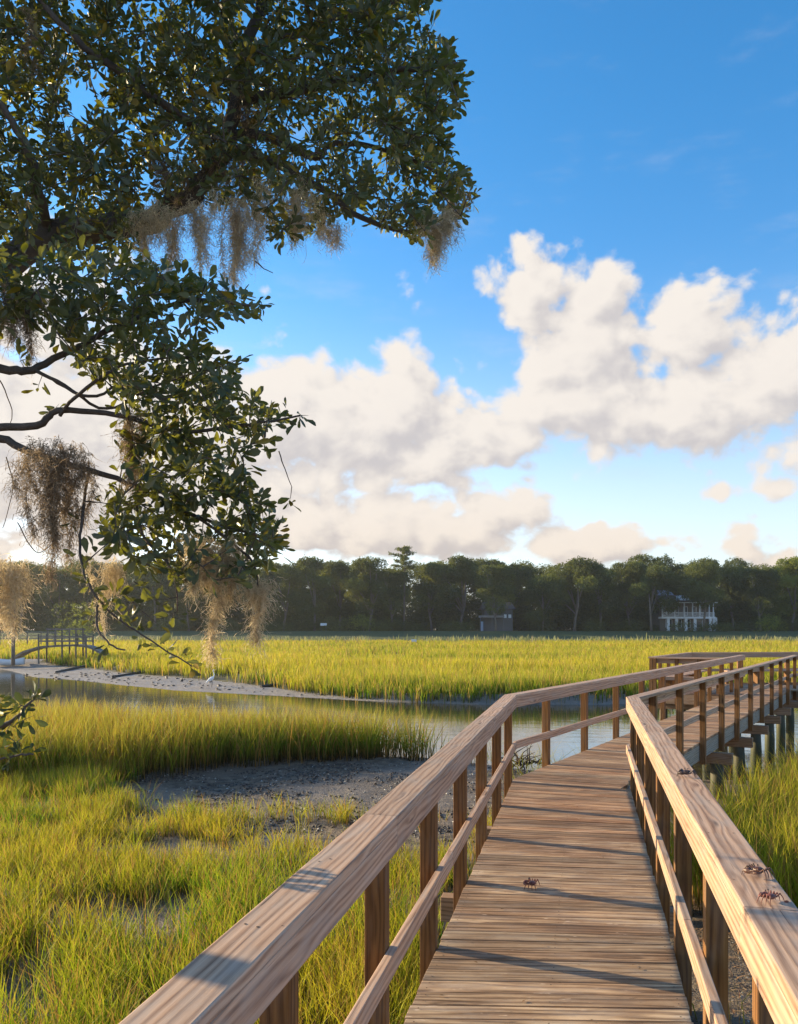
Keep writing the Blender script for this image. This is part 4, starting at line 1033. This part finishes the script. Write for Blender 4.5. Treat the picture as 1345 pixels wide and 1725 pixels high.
# sunlit bushes
def bush(px, py, Y_, w, h, label, seed, m):
    X_ = (px - CX) / F * Y_; z = float(ground_h([X_], [Y_])[0])
    V, T, C, LC = crown_mesh(seed, w=w, z0=0.1, z1=h, lobes=8, n=420, size=0.34); LC[:, 3] = 1
    r = random.Random(seed); e = empty('bush', (X_, Y_, z), label, 'bush')
    o = tri_mesh('foliage', V, T, C, (m,)); o.parent = e
    mb = MB()
    for k in range(3): mb.tube([(0.1 * k, 0, -.1), (LC[k][0] * .5, LC[k][1] * .5, LC[k][2] * .5), (LC[k][0], LC[k][1], LC[k][2])], [.06, .04, .02], 5)
    mb.build('stem', M_tb, e, local=True)
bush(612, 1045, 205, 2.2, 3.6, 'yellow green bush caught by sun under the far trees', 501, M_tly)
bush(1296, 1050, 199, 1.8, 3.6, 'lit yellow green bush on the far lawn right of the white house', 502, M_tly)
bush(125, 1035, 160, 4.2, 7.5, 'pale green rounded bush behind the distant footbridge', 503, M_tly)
bush(1255, 1055, 203, 4.0, 2.0, 'low dark hedge like bush beside the white house', 504, M_tl)
bush(1150, 1060, 200, 2.6, 1.5, 'low dark bush in front of the white house porch', 505, M_tl)
bush(1200, 1060, 201, 2.2, 1.4, 'low dark bush by the right corner of the white house', 506, M_tl)
bush(1215, 1055, 201, 2.0, 1.8, 'rounded dark bush hiding the foot of the white house', 507, M_tl)

# ------------------------------------------------------------------ houses on the far bank
M_white = plain('white_paint', (0.66, 0.70, 0.74), 0.6, vary=0.06)
M_wall = plain('pale_siding', (0.55, 0.58, 0.60), 0.7, vary=0.06)
M_roof = plain('grey_roof', (0.10, 0.085, 0.075), 0.85, vary=0.2, scale=3)
M_roofb = plain('blue_grey_roof', (0.22, 0.26, 0.30), 0.8, vary=0.1, scale=3)
M_glass = plain('dark_window', (0.03, 0.05, 0.07), 0.15, vary=0.2)
M_dark = plain('porch_shade_wall', (0.16, 0.14, 0.12), 0.8, vary=0.15)  # dark tone paints the porch's shade into the wall colour
def boxm(mb, x0, x1, y0, y1, z0, z1): mb.prism([(x0, y0), (x1, y0), (x1, y1), (x0, y1)], z0, z1, (0.5, 0, .5))
def gable(mb, x0, x1, y0, y1, z0, z1, ridge_x=True):
    ym = (y0 + y1) / 2; xm = (x0 + x1) / 2
    if ridge_x: V = [(x0, y0, z0), (x1, y0, z0), (x1, y1, z0), (x0, y1, z0), (x0 + .6, ym, z1), (x1 - .6, ym, z1)]; Fc = [(0, 1, 5, 4), (1, 2, 5), (2, 3, 4, 5), (3, 0, 4), (3, 2, 1, 0)]
    else: V = [(x0, y0, z0), (x1, y0, z0), (x1, y1, z0), (x0, y1, z0), (xm, y0, z1), (xm, y1, z1)]; Fc = [(0, 1, 4), (1, 2, 5, 4), (2, 3, 5), (3, 0, 4, 5), (3, 2, 1, 0)]
    mb.add(V, Fc)
def part(name, m, par, fn, bevel=0):
    mb = MB(); fn(mb); return mb.build(name, m, par)
HYd = 207.5; hx = lambda px: (px - CX) / F * HYd; hz = lambda py: CZ - (py - HY) / F * HYd
hw = empty('house', (hx(1160), HYd, 2.3), 'white two storey house with a columned porch among the far trees', 'house')
x0, x1 = hx(1115), hx(1206); zg = 2.3; zf = hz(1039); ze = hz(1014); zt = hz(1002)
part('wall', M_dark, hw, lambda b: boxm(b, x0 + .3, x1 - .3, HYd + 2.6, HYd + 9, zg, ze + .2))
part('upper_wall', M_wall, hw, lambda b: boxm(b, hx(1122), hx(1142), HYd + 5, HYd + 8, ze, hz(1001)))
part('upper_roof', M_roofb, hw, lambda b: gable(b, hx(1117), hx(1147), HYd + 4.6, HYd + 8.4, hz(1002), hz(992)))
part('roof', M_roof, hw, lambda b: gable(b, x0 - .6, x1 + .6, HYd - .6, HYd + 9.4, ze, zt + .1))
part('dormer', M_white, hw, lambda b: gable(b, hx(1140), hx(1166), HYd - .75, HYd + 3, ze + .35, hz(1003)))
part('porch_floor', M_white, hw, lambda b: boxm(b, x0, x1, HYd, HYd + 2.55, zf - .45, zf))
part('eave_trim', M_white, hw, lambda b: boxm(b, x0 - .4, x1 + .4, HYd - .3, HYd - .05, ze - .28, ze - .01))
for px in (1117, 1138, 1154, 1168, 1180, 1196, 1203):
    part('column', M_white, hw, lambda b: b.tube([(hx(px), HYd + .3, zf), (hx(px), HYd + .3, ze - .29)], [.17, .14], 10))
for px in (1127, 1141, 1157, 1172, 1198):
    part('pier', M_white, hw, lambda b: boxm(b, hx(px) - .3, hx(px) + .3, HYd + .1, HYd + .6, zg, zf - .46))
def bal(b):
    boxm(b, x0 + .2, x1 - .2, HYd + .1, HYd + .2, zf + .95, zf + 1.05); k = x0 + .2
    while k < x1 - .2: boxm(b, k, k + .07, HYd + .12, HYd + .18, zf + .01, zf + .945); k += .22
part('balustrade', M_white, hw, bal)
for px in (1125, 1146, 1161, 1176, 1190):
    f = part('window', M_white, hw, lambda b: boxm(b, hx(px) - .55, hx(px) + .55, HYd + 2.5, HYd + 2.598, zf + .3, zf + 2.5))
    part('pane', M_glass, f, lambda b: boxm(b, hx(px) - .42, hx(px) + .42, HYd + 2.46, HYd + 2.498, zf + .42, zf + 2.38))
for px in (1133, 1149, 1164, 1185):
    f = part('window', M_white, hw, lambda b: boxm(b, hx(px) - .8, hx(px) + .8, HYd + 2.5, HYd + 2.598, zg + .9, zf - .6))
    part('pane', M_glass, f, lambda b: boxm(b, hx(px) - .65, hx(px) + .65, HYd + 2.46, HYd + 2.498, zg + 1.0, zf - .7))
part('side_wing', M_wall, hw, lambda b: boxm(b, hx(1206.5), hx(1214), HYd + 2, HYd + 8, zg, hz(1040)))

H2 = 208.5; gx_ = lambda px: (px - CX) / F * H2; gz_ = lambda py: CZ - (py - HY) / F * H2
M_grey = plain('grey_siding', (0.11, 0.11, 0.115), 0.8, vary=0.1); M_bluep = plain('pale_blue_paint', (0.30, 0.38, 0.52), 0.6)
M_red = plain('dull_red_siding', (0.13, 0.055, 0.05), 0.8)
h2 = empty('house', (gx_(845), H2, 2.3), 'dim grey house with a raised deck half hidden under the far oaks', 'house')
part('wall', M_grey, h2, lambda b: boxm(b, gx_(818), gx_(866), H2 + 2, H2 + 9, 2.3, gz_(1026)))
part('roof', M_roof, h2, lambda b: gable(b, gx_(813), gx_(871), H2 + 1.4, H2 + 9.6, gz_(1026), gz_(1013)))
part('raised_deck', plain('weathered_deck', (0.24, 0.24, 0.25), 0.8), h2, lambda b: boxm(b, gx_(808), gx_(849), H2 - 1.2, H2 + 1.95, gz_(1040.5), gz_(1037)))
for px in (809, 829, 848): part('deck_post', M_grey, h2, lambda b: boxm(b, gx_(px) - .12, gx_(px) + .12, H2 - 1.1, H2 - .86, 2.2, gz_(1041)))
part('deck_railing', M_grey, h2, lambda b: [boxm(b, gx_(816), gx_(849), H2 - 1.1, H2 - 1.0, gz_(1030), gz_(1029))] + [boxm(b, gx_(816 + k * 2), gx_(816.5 + k * 2), H2 - 1.08, H2 - 1.02, gz_(1036.9), gz_(1030.1)) for k in range(17)])
part('door', M_bluep, h2, lambda b: boxm(b, gx_(810), gx_(815), H2 + .6, H2 + .75, gz_(1063), gz_(1047)))
for px in (853, 861): part('window', M_white, h2, lambda b: boxm(b, gx_(px) - .35, gx_(px) + .35, H2 + 1.9, H2 + 1.995, gz_(1041), gz_(1035)))

def small_box(px, py, Y_, w, h, d, name, label, cat, legs=True):
    p = at(px, py, Y_); z = float(ground_h([p.x], [p.y])[0]); e = empty(name, (p.x, p.y, z), label, cat)
    mb = MB(); boxm(mb, p.x - w / 2, p.x + w / 2, p.y - d / 2, p.y + d / 2, p.z - h / 2, p.z + h / 2); mb.build('panel', M_white, e, bevel=0.05)
    for sx in (-1, 1):
        mb = MB(); mb.tube([(p.x + sx * w * .38, p.y, z - .1), (p.x + sx * w * .38, p.y, p.z - h / 2 + .02)], .05, 6); mb.build('leg', M_grey, e)
small_box(545.5, 1052, 204, 1.5, 0.6, 0.5, 'table', 'small white table under the trees on the far bank', 'table')
small_box(697.5, 1079.5, 148, 0.9, 0.42, 0.06, 'sign', 'little white blank sign at the far edge of the marsh', 'sign')

# ------------------------------------------------------------------ distant footbridge, post, boat, walkway
M_old = wood('old_grey_wood', (0.09, 0.075, 0.06), (0.17, 0.15, 0.13), (0.25, 0.23, 0.20), wamt=0.4)
YB = 71.0; bx_ = lambda px: (px - CX) / F * YB; bz_ = lambda py: CZ - (py - HY) / F * YB
fb = empty('footbridge', (bx_(115), YB, 0), 'old grey arched footbridge with open handrails at the left of the creek', 'bridge')
mb = MB(); arch = [(24, 1110), (45, 1098), (72, 1090), (100, 1088), (130, 1087), (152, 1089), (166, 1095), (178, 1103)]
for (a_, b_), (c_, d_) in zip(arch[:-1], arch[1:]): mb.beam((bx_(a_), YB, bz_(b_)), (bx_(c_) + .02, YB, bz_(d_)), 1.5, 0.16, rt(.4, .7))
mb.build('deck', M_old, fb)
for side in (-.8, .8):
    for px, zt_, zb_ in ((72, 1068, 1118), (87, 1058, 1089), (111, 1058, 1119), (134, 1058, 1120), (137, 1068, 1088), (151, 1070, 1118)):
        mb = MB(); mb.beam((bx_(px), YB + side, bz_(zb_)), (bx_(px), YB + side, bz_(zt_)), .10, .10, rt(.1, .4)); mb.build('post', M_old, fb)
    for yy, a_, b_ in ((1060, 85, 138), (1073, 72, 152), (1080, 72, 152)):
        mb = MB(); mb.beam((bx_(a_), YB + side * 1.1, bz_(yy)), (bx_(b_), YB + side * 1.1, bz_(yy)), .05, .12, rt(.4, .7)); mb.build('handrail', M_old, fb)
mb = MB(); p0 = at(22, 1108, 68); mb.tube([(p0.x, 68, 0), (p0.x + .02, 68, 2.4), (p0.x, 68, CZ + 40 / F * 68)], [.15, .14, .12], 10)
tag(mb.build('wooden_post', M_old, None, origin=(p0.x, 68, 0), smooth=True), 'tall slim wooden post on the mud bank left of the footbridge', 'post')
p0 = at(13, 1109, 70); bt = empty('rowing_boat', (p0.x, 70, float(ground_h([p0.x], [70.0])[0])), 'small pale boat pulled up on the mud beside the tall post', 'boat')
zb = bt.location.z
mb = MB(); secs = []
for k in range(7):
    q = k / 6; xx = p0.x - 1.3 + 2.6 * q; w_ = 0.55 * math.sin(PI * (0.12 + 0.80 * q)) ** .6; zt_ = zb + .55 + .18 * (2 * q - 1) ** 2
    secs.append([(xx, 70 - w_, zt_), (xx, 70 - w_ * .8, zb + .2), (xx, 70, zb + .06 + .12 * (2 * q - 1) ** 2), (xx, 70 + w_ * .8, zb + .2), (xx, 70 + w_, zt_)])
V = [p for s_ in secs for p in s_]; Fc = [(i * 5 + j, i * 5 + j + 1, i * 5 + j + 6, i * 5 + j + 5) for i in range(6) for j in range(4)]
mb.add(V, Fc + [(0, 1, 2, 3, 4)[::-1], (30, 31, 32, 33, 34)]); hl = mb.build('hull', M_white, bt, smooth=True); so_ = hl.modifiers.new('solid', 'SOLIDIFY'); so_.thickness = 0.03
for k in (-.5, .4): part('thwart', M_old, bt, lambda b: boxm(b, p0.x + k - .1, p0.x + k + .1, 69.55, 70.45, zb + .42, zb + .46))
fw = empty('pier', (at(20, 1072, 120).x, 120, 0), 'thin distant walkway on posts above the marsh at the far left', 'pier')
wx = lambda px: (px - CX) / F * 120.0
part('deck', M_old, fw, lambda b: boxm(b, wx(-160), wx(112), 119.4, 120.6, 1.5, 1.62))
part('handrail', M_old, fw, lambda b: [boxm(b, wx(-160), wx(112), 119.3, 119.38, 2.35, 2.45), boxm(b, wx(-160), wx(112), 119.3, 119.38, 1.95, 2.02)])
for k in range(12):
    part('post', M_old, fw, lambda b: boxm(b, wx(-158 + k * 23) - .07, wx(-158 + k * 23) + .07, 119.38, 119.5, -.2, 2.5))

# ------------------------------------------------------------------ egret
def remesh(o, vox, smooth=True):
    m = o.modifiers.new('remesh', 'REMESH'); m.mode = 'VOXEL'; m.voxel_size = vox; m.use_smooth_shade = smooth
    s_ = o.modifiers.new('smooth', 'SMOOTH'); s_.iterations = 3; s_.factor = 0.5
pe = onz(357, 1160, WATER + 0.03); pe.z = float(ground_h([pe.x], [pe.y])[0])
eg = empty('egret', pe, 'white long necked egret standing at the water line of the mud flat', 'bird')
M_fe = plain('white_feather', (0.78, 0.78, 0.80), 0.7, vary=0.04); M_beak = plain('yellow_beak', (0.60, 0.38, 0.05), 0.5); M_leg = plain('dark_leg', (0.03, 0.03, 0.028), 0.6)
mb = MB(); q = lambda x, y, z: (pe.x + x, pe.y + y, pe.z + z)
mb.ball(q(-.05, 0, .44), (.20, .085, .10), 14, 10, Matrix.Rotation(math.radians(-35), 3, 'Y'))
mb.tube([q(-.12, 0, .42), q(-.24, 0, .30), q(-.33, 0, .20)], [.075, .045, .012], 10)
mb.tube([q(.05, 0, .50), q(.10, 0, .58), q(.13, 0, .68), q(.10, 0, .78), q(.06, 0, .86), q(.08, 0, .92)], [.06, .036, .026, .022, .022, .026], 10)
mb.ball(q(.105, 0, .925), (.05, .026, .028), 10, 8, Matrix.Rotation(math.radians(8), 3, 'Y'))
bo = mb.build('body', M_fe, eg); remesh(bo, 0.008)
part('beak', M_beak, eg, lambda b: b.tube([q(.14, 0, .922), q(.19, 0, .915), q(.25, 0, .905)], [.013, .009, .002], 8))
for s_ in (-1, 1):
    part('leg', M_leg, eg, lambda b: b.tube([q(.0, s_ * .03, .40), q(.03 * s_, s_ * .035, .21), q(-.01 * s_, s_ * .035, .0), q(.05, s_ * .035, -.005)], [.014, .008, .007, .004], 7))
    part('eye', M_leg, eg, lambda b: b.ball(q(.125, s_ * .024, .932), .005, 6, 5))

# ------------------------------------------------------------------ crabs
def crab(p, rz, s, col, label, big=1):
    e = empty('fiddler_crab', p, label, 'crab', None)
    mt = plain('crab_shell', col, 0.45, vary=0.35, scale=60); me_ = plain('crab_eye', (0.01, 0.01, 0.01), 0.3)
    R = Matrix.Rotation(rz, 3, 'Z')
    def w(x, y, z): v = R @ Vector((x, y, z)) * s; return (p[0] + v.x, p[1] + v.y, p[2] + v.z)
    mb = MB(); rot = R
    mb.ball(w(0, 0, .020), Vector((.017, .013, .008)) * s, 12, 8, rot)
    for sd in (-1, 1):
        for k in range(4):
            y0 = -.009 + .006 * k; y1 = -.020 + .0135 * k
            mb.tube([w(sd * .012, y0, .018), w(sd * .024, (y0 + y1) / 2, .028), w(sd * .032, y1 * .9, .016), w(sd * .036, y1 * 1.1, .0005)], [.0028 * s, .0026 * s, .0018 * s, .0008 * s], 6)
    for sd, f in ((1, 1.0 if big else .5), (-1, .45)):
        mb.tube([w(sd * .012, .010, .018), w(sd * .020, .018, .020), w(sd * .016, .026, .018)], [.003 * s, .0035 * s * (.6 + f * .4), .003 * s], 7)
        mb.ball(w(sd * .008 * f + sd * .006, .028, .018), Vector((.012 * f + .002, .005 * f + .001, .006 * f + .001)) * s, 8, 6, rot)
        mb.tube([w(sd * .004, .029, .021), w(-sd * .006 * f, .030, .023), w(-sd * .013 * f, .029, .0195)], [.0032 * s * f, .0024 * s * f, .0006 * s], 6)
        mb.tube([w(sd * .004, .029, .016), w(-sd * .006 * f, .030, .0145), w(-sd * .012 * f, .029, .0175)], [.0028 * s * f, .002 * s * f, .0006 * s], 6)
        mb.tube([w(sd * .005, .010, .022), w(sd * .006, .012, .034)], [.0012 * s, .0012 * s], 6)
    o = mb.build('body', mt, e); remesh(o, 0.0009 * s)
    for sd in (-1, 1): part('eye', me_, e, lambda b: b.ball(w(sd * .006, .0122, .0355), .0022 * s, 7, 6))
crab((*onz(1278, 1478, CAP)[:2], CAP), 2.2, 1.2, (0.10, 0.045, 0.03), 'dark brown crab on the right handrail, the upper of the two near the joint')
crab((*onz(1299, 1522, CAP)[:2], CAP), 0.6, 1.0, (0.18, 0.055, 0.035), 'reddish crab on the right handrail right by the board joint')
crab((*onz(1158, 1309, CAP)[:2], CAP), 2.6, 1.35, (0.05, 0.028, 0.022), 'small dark crab farther up the right handrail, by itself')
crab((*onz(897, 1497, DECK)[:2], DECK), 1.2, 1.9, (0.13, 0.035, 0.025), 'dark red crab on the deck boards in a post shadow')
p0 = onz(1326, 1520, CAP)
mb = MB(); mb.ball((p0.x, p0.y, CAP + .002), (.006, .006, .003), 9, 6); tag(mb.build('bolt_head', plain('rust', (0.22, 0.06, 0.03), 0.7), None, origin=(p0.x, p0.y, CAP), smooth=True), 'little rusty bolt head on the handrail beside the reddish crab', 'bolt')

# deck litter: dry leaf scraps and splinters
M_dry = leaf_mat('dry_leaf', (0.20, 0.11, 0.05), (0.34, 0.22, 0.11), (0.30, 0.20, 0.12), (0.2, 0.12, 0.04), 0.1, 0.8)
r = np.random.default_rng(91)
def scraps(spots, sizes, name, label, cat, m, kind='stuff'):
    n = len(spots); P = np.array(spots); D = np.stack([r.normal(0, 1, n), r.normal(0, 1, n), r.normal(0.05, .12, n)], 1)
    R = frames(D, r.normal(0, .25, n)); S = np.array(sizes); V, T = scatter(LV, LT, P, R, np.stack([S, S, S * 1.5], 1))
    C = np.repeat(np.stack([r.random(n), r.random(n) * .9, r.random(n)], 1), len(LV), 0)
    return tag(tri_mesh(name, V, T, C, (m,), smooth=True), label, cat, kind=kind)
sp = [(*onz(a_, b_, DECK)[:2], DECK + .005) for a_, b_ in [(1010, 1442), (1018, 1446), (1030, 1441), (945, 1434), (826, 1496), (790, 1588), (798, 1622), (915, 1592), (1070, 1626), (1082, 1632), (990, 1305), (1000, 1308), (965, 1310), (1060, 1650), (750, 1680), (880, 1690), (1000, 1720), (930, 1385), (1040, 1500), (895, 1556)]]
for k in range(46):
    yy = r.uniform(3.9, 16); c = cpos((yy - CP[0].y) / dL.y if yy < 10.2 else tot1 + (yy - 10.2) / d2.y); f = r.uniform(-.55, .55); sp.append((c.x + f, c.y, DECK + .005))
scraps(sp, r.uniform(.010, .030, len(sp)), 'leaf_litter', 'scraps of dry leaf and splinters strewn on the deck boards', 'leaf litter', M_dry)
# driftwood tangle by the bend
mb = MB(); rr_ = random.Random(4); cc = Vector((2.45, 17.6, 0.02))
for k in range(34):
    a = rr_.uniform(0, 6.28); e = rr_.uniform(-.1, 1.0); L_ = rr_.uniform(.25, .65); st = cc + Vector((rr_.gauss(0, .18), rr_.gauss(0, .15), rr_.uniform(0, .12)))
    d = Vector((math.cos(a) * math.cos(e), math.sin(a) * math.cos(e) * .6, math.sin(e)))
    mb.tube([st, st + d * L_ * .5 + Vector((0, 0, .05)), st + d * L_ + Vector((rr_.gauss(0, .08), 0, -.02))], [.016, .011, .004], 5)
tag(mb.build('driftwood', plain('dead_twig', (0.045, 0.033, 0.026), 0.9), None, origin=cc), 'tangle of dark dead twigs on the mud beside the boardwalk bend', 'driftwood')
# logs on the mud
def log(px, py, px2, py2, rad, label):
    a = onz(px, py, WATER + .15); b = onz(px2, py2, WATER + .15)
    for v in (a, b): v.z = float(ground_h([v.x], [v.y])[0]) + rad * .5
    m_ = (a + b) / 2 + Vector((0, 0, .02)); mb = MB(); mb.tube([a, m_, b], [rad, rad * .9, rad * .6], 8)
    tag(mb.build('log', plain('wet_log', (0.05, 0.04, 0.034), 0.7), None, origin=a), label, 'log')
log(95, 1132, 172, 1122, .10, 'thin dark log lying on the mud flat below the footbridge')
log(190, 1140, 262, 1134, .08, 'thin dark stick lying on the mud right of the log below the footbridge')
log(440, 1158, 470, 1156, .09, 'short dark log lying on the mud beyond the egret')

# ------------------------------------------------------------------ evening haze
mb = MB(); mb.prism([(-345, -70), (345, -70), (345, 435), (-345, 435)], -3.0, 29.0)
hm = bpy.data.materials.new('marsh_air'); hm.use_nodes = True; t = NT(hm.node_tree); t.n.clear()
ho = t.node('ShaderNodeOutputMaterial'); hv = t.node('ShaderNodeVolumePrincipled'); t.l.new(hv.outputs[0], ho.inputs['Volume'])
hv.inputs['Density'].default_value = 0.00017; hv.inputs['Anisotropy'].default_value = 0.45; hv.inputs['Color'].default_value = (0.86, 0.90, 0.96, 1)
tag(mb.build('haze', hm), 'thin evening haze lying over the marsh and the far trees', kind='stuff')

# ------------------------------------------------------------------ light
SUN_AZ = math.radians(-65.0); SUN_EL = math.radians(15.3)     # azimuth from +Y, negative = left
sd = Vector((math.sin(SUN_AZ) * math.cos(SUN_EL), math.cos(SUN_AZ) * math.cos(SUN_EL), math.sin(SUN_EL)))
sl_ = bpy.data.lights.new('sun', 'SUN'); so2 = bpy.data.objects.new('sun', sl_); COL.objects.link(so2)
sl_.energy = 5.0; sl_.angle = math.radians(0.55); sl_.color = (1.0, 0.785, 0.47)
so2.rotation_euler = sd.to_track_quat('Z', 'Y').to_euler(); so2.location = (-20, 10, 12)

W = bpy.data.worlds.new('World'); SC.world = W; W.use_nodes = True
t = NT(W.node_tree); t.n.clear(); wo = t.node('ShaderNodeOutputWorld'); bg = t.node('ShaderNodeBackground'); t.l.new(bg.outputs[0], wo.inputs[0])
sky = t.node('ShaderNodeTexSky', sky_type='NISHITA'); sky.sun_disc = False; sky.sun_elevation = SUN_EL; sky.sun_rotation = SUN_AZ
sky.air_density = 1.0; sky.dust_density = 0.6; sky.ozone_density = 3.0; sky.altitude = 0
SKY_STR = 0.14
dirv = t.node('ShaderNodeTexCoord').outputs['Generated']
sx = t.sep(dirv)
az = t.m('ARCTAN2', sx[0], sx[1]); el = t.m('ARCSINE', sx[2])
def AE(px, py):
    d = Vector(((px - CX) / F, 1, -(py - HY) / F)).normalized(); return math.atan2(d.x, d.y), math.asin(d.z)
# cumulus heads: (photo column, row, half width, half height, weight)
CB = [(650, 745, 260, 115), (690, 650, 85, 110), (480, 710, 130, 120), (570, 700, 90, 90), (830, 735, 170, 80), (895, 490, 88, 66), (1000, 500, 80, 74), (975, 590, 120, 100), (1020, 680, 230, 100), (1165, 575, 84, 92), (1210, 650, 190, 82),
      (1335, 620, 110, 100), (1150, 700, 160, 60), (620, 885, 230, 62), (760, 905, 190, 56), (850, 862, 90, 46), (1010, 916, 170, 34), (1245, 905, 72, 58), (1318, 826, 62, 36), (1215, 832, 50, 30), (1330, 945, 70, 40),
      (380, 800, 190, 150), (150, 760, 330, 260), (-200, 800, 400, 330), (1600, 760, 200, 120), (360, 590, 60, 40)]
def density(azs, els, det):
    P = t.xyz(azs, els, 0)
    acc = None
    for (px, py, rx, ry) in CB:
        a, e = AE(px, py); ia = F / rx; ie = F / ry
        d = t.v('LENGTH', t.v('MULTIPLY_ADD', P, (ia, ie, 0), (-a * ia, -e * ie, 0)))
        if rx < 90 and ry < 60: d = t.m('ADD', d, 0.42)
        acc = d if acc is None else t.m('SMOOTH_MIN', acc, d, 0.22)
    warp = t.noise(t.xyz(azs, els, 0.3), 7.0, 2, 0.5, out='Color')
    q = t.v('ADD', t.xyz(t.m('MULTIPLY', azs, 1.0), t.m('MULTIPLY', els, 1.25), 0.7), t.v('SCALE', t.v('SUBTRACT', warp, (0.5, 0.5, 0.5)), 0.05))
    n = t.noise(q, 12.0, det, 0.60)
    def vor(sc):
        vv = t.node('ShaderNodeTexVoronoi', voronoi_dimensions='2D', feature='SMOOTH_F1'); vv.inputs['Scale'].default_value = sc
        vv.inputs['Smoothness'].default_value = 0.25; t.put(vv.inputs['Vector'], q); return vv.outputs['Distance']
    bil = t.m('ADD', t.m('MULTIPLY', t.m('SUBTRACT', 0.42, vor(17.0)), 0.62), t.m('MULTIPLY', t.m('SUBTRACT', 0.40, vor(44.0)), 0.38))
    # blob field: 1 in the core, 0 on the rim; noise breaks the rim into heads
    core = t.m('MINIMUM', t.m('SUBTRACT', 1.0, acc), 0.80)
    return t.m('ADD', core, t.m('ADD', bil, t.m('MULTIPLY', t.m('SUBTRACT', n, 0.485), 2.2)))
d0 = density(az, el, 8.0)
OFF = 0.020
d1 = density(t.m('SUBTRACT', az, OFF * 0.9), t.m('ADD', el, OFF), 5.0)
cover = t.smooth(d0, -0.04, 0.40)
lit = t.m('SUBTRACT', d0, d1)               # thins towards the sun: sunlit side
lit = t.smooth(lit, -0.75, 0.45)
thick = t.smooth(d0, 0.5, 1.7)
low = t.smooth(el, 0.02, 0.22)
cl = t.mix(lit, (0.67, 0.64, 0.65), (1.0, 0.93, 0.86))
cl = t.mix(t.m('MULTIPLY', thick, 0.12), cl, (0.66, 0.62, 0.64))
# far clouds turn creamy towards the horizon
cl = t.mix(t.m('SUBTRACT', 1.0, low), cl, t.mix(1.0, cl, (1.0, 0.94, 0.87), 'MULTIPLY'))
CLOUD = 3.25
cle = t.v('SCALE', cl, CLOUD)
# clean blue
hs_ = t.node('ShaderNodeHueSaturation'); t.put(hs_.inputs['Saturation'], t.smooth(el, 0.0, 0.42, 0.62, 1.18)); t.l.new(sky.outputs[0], hs_.inputs['Color'])
wisp = t.noise(t.v('MULTIPLY', t.xyz(az, el, 0.0), (3.0, 9.0, 1.0)), 2.0, 7, 0.62)
blue = t.mix(1.0, hs_.outputs[0], t.mix(t.smooth(el, 0.10, 0.60), (1.04, 1.00, 1.03), (0.56, 0.96, 1.04)), 'MULTIPLY')
skyc = t.mix(t.m('MULTIPLY', t.smooth(wisp, 0.52, 0.85), 0.22), blue, cle)
fin = t.mix(cover, skyc, cle)
# unseen broken cloud added overhead and behind, for a whiter fill light
ov = t.m('MAXIMUM', t.smooth(el, 0.72, 1.05), t.smooth(t.m('ABSOLUTE', az), 0.75, 1.1))
nb_ = t.smooth(t.noise(dirv, 3.0, 6, 0.6), 0.40, 0.70)
fin = t.mix(t.m('MULTIPLY', t.m('MULTIPLY', ov, nb_), 0.35), fin, t.v('SCALE', t.xyz(1.0, 0.90, 0.78), CLOUD))
t.l.new(fin, bg.inputs[0]); bg.inputs[1].default_value = SKY_STR

SC.view_settings.view_transform = 'Standard'; SC.view_settings.look = 'None'; SC.view_settings.gamma = 1.0; SC.view_settings.exposure = 1.05
try: SC.view_settings.use_curve_mapping = False
except Exception: pass
SC.cycles.max_bounces = 6; SC.cycles.diffuse_bounces = 3; SC.cycles.glossy_bounces = 3; SC.cycles.transmission_bounces = 4
SC.cycles.sample_clamp_indirect = 6.0; SC.cycles.use_denoising = True
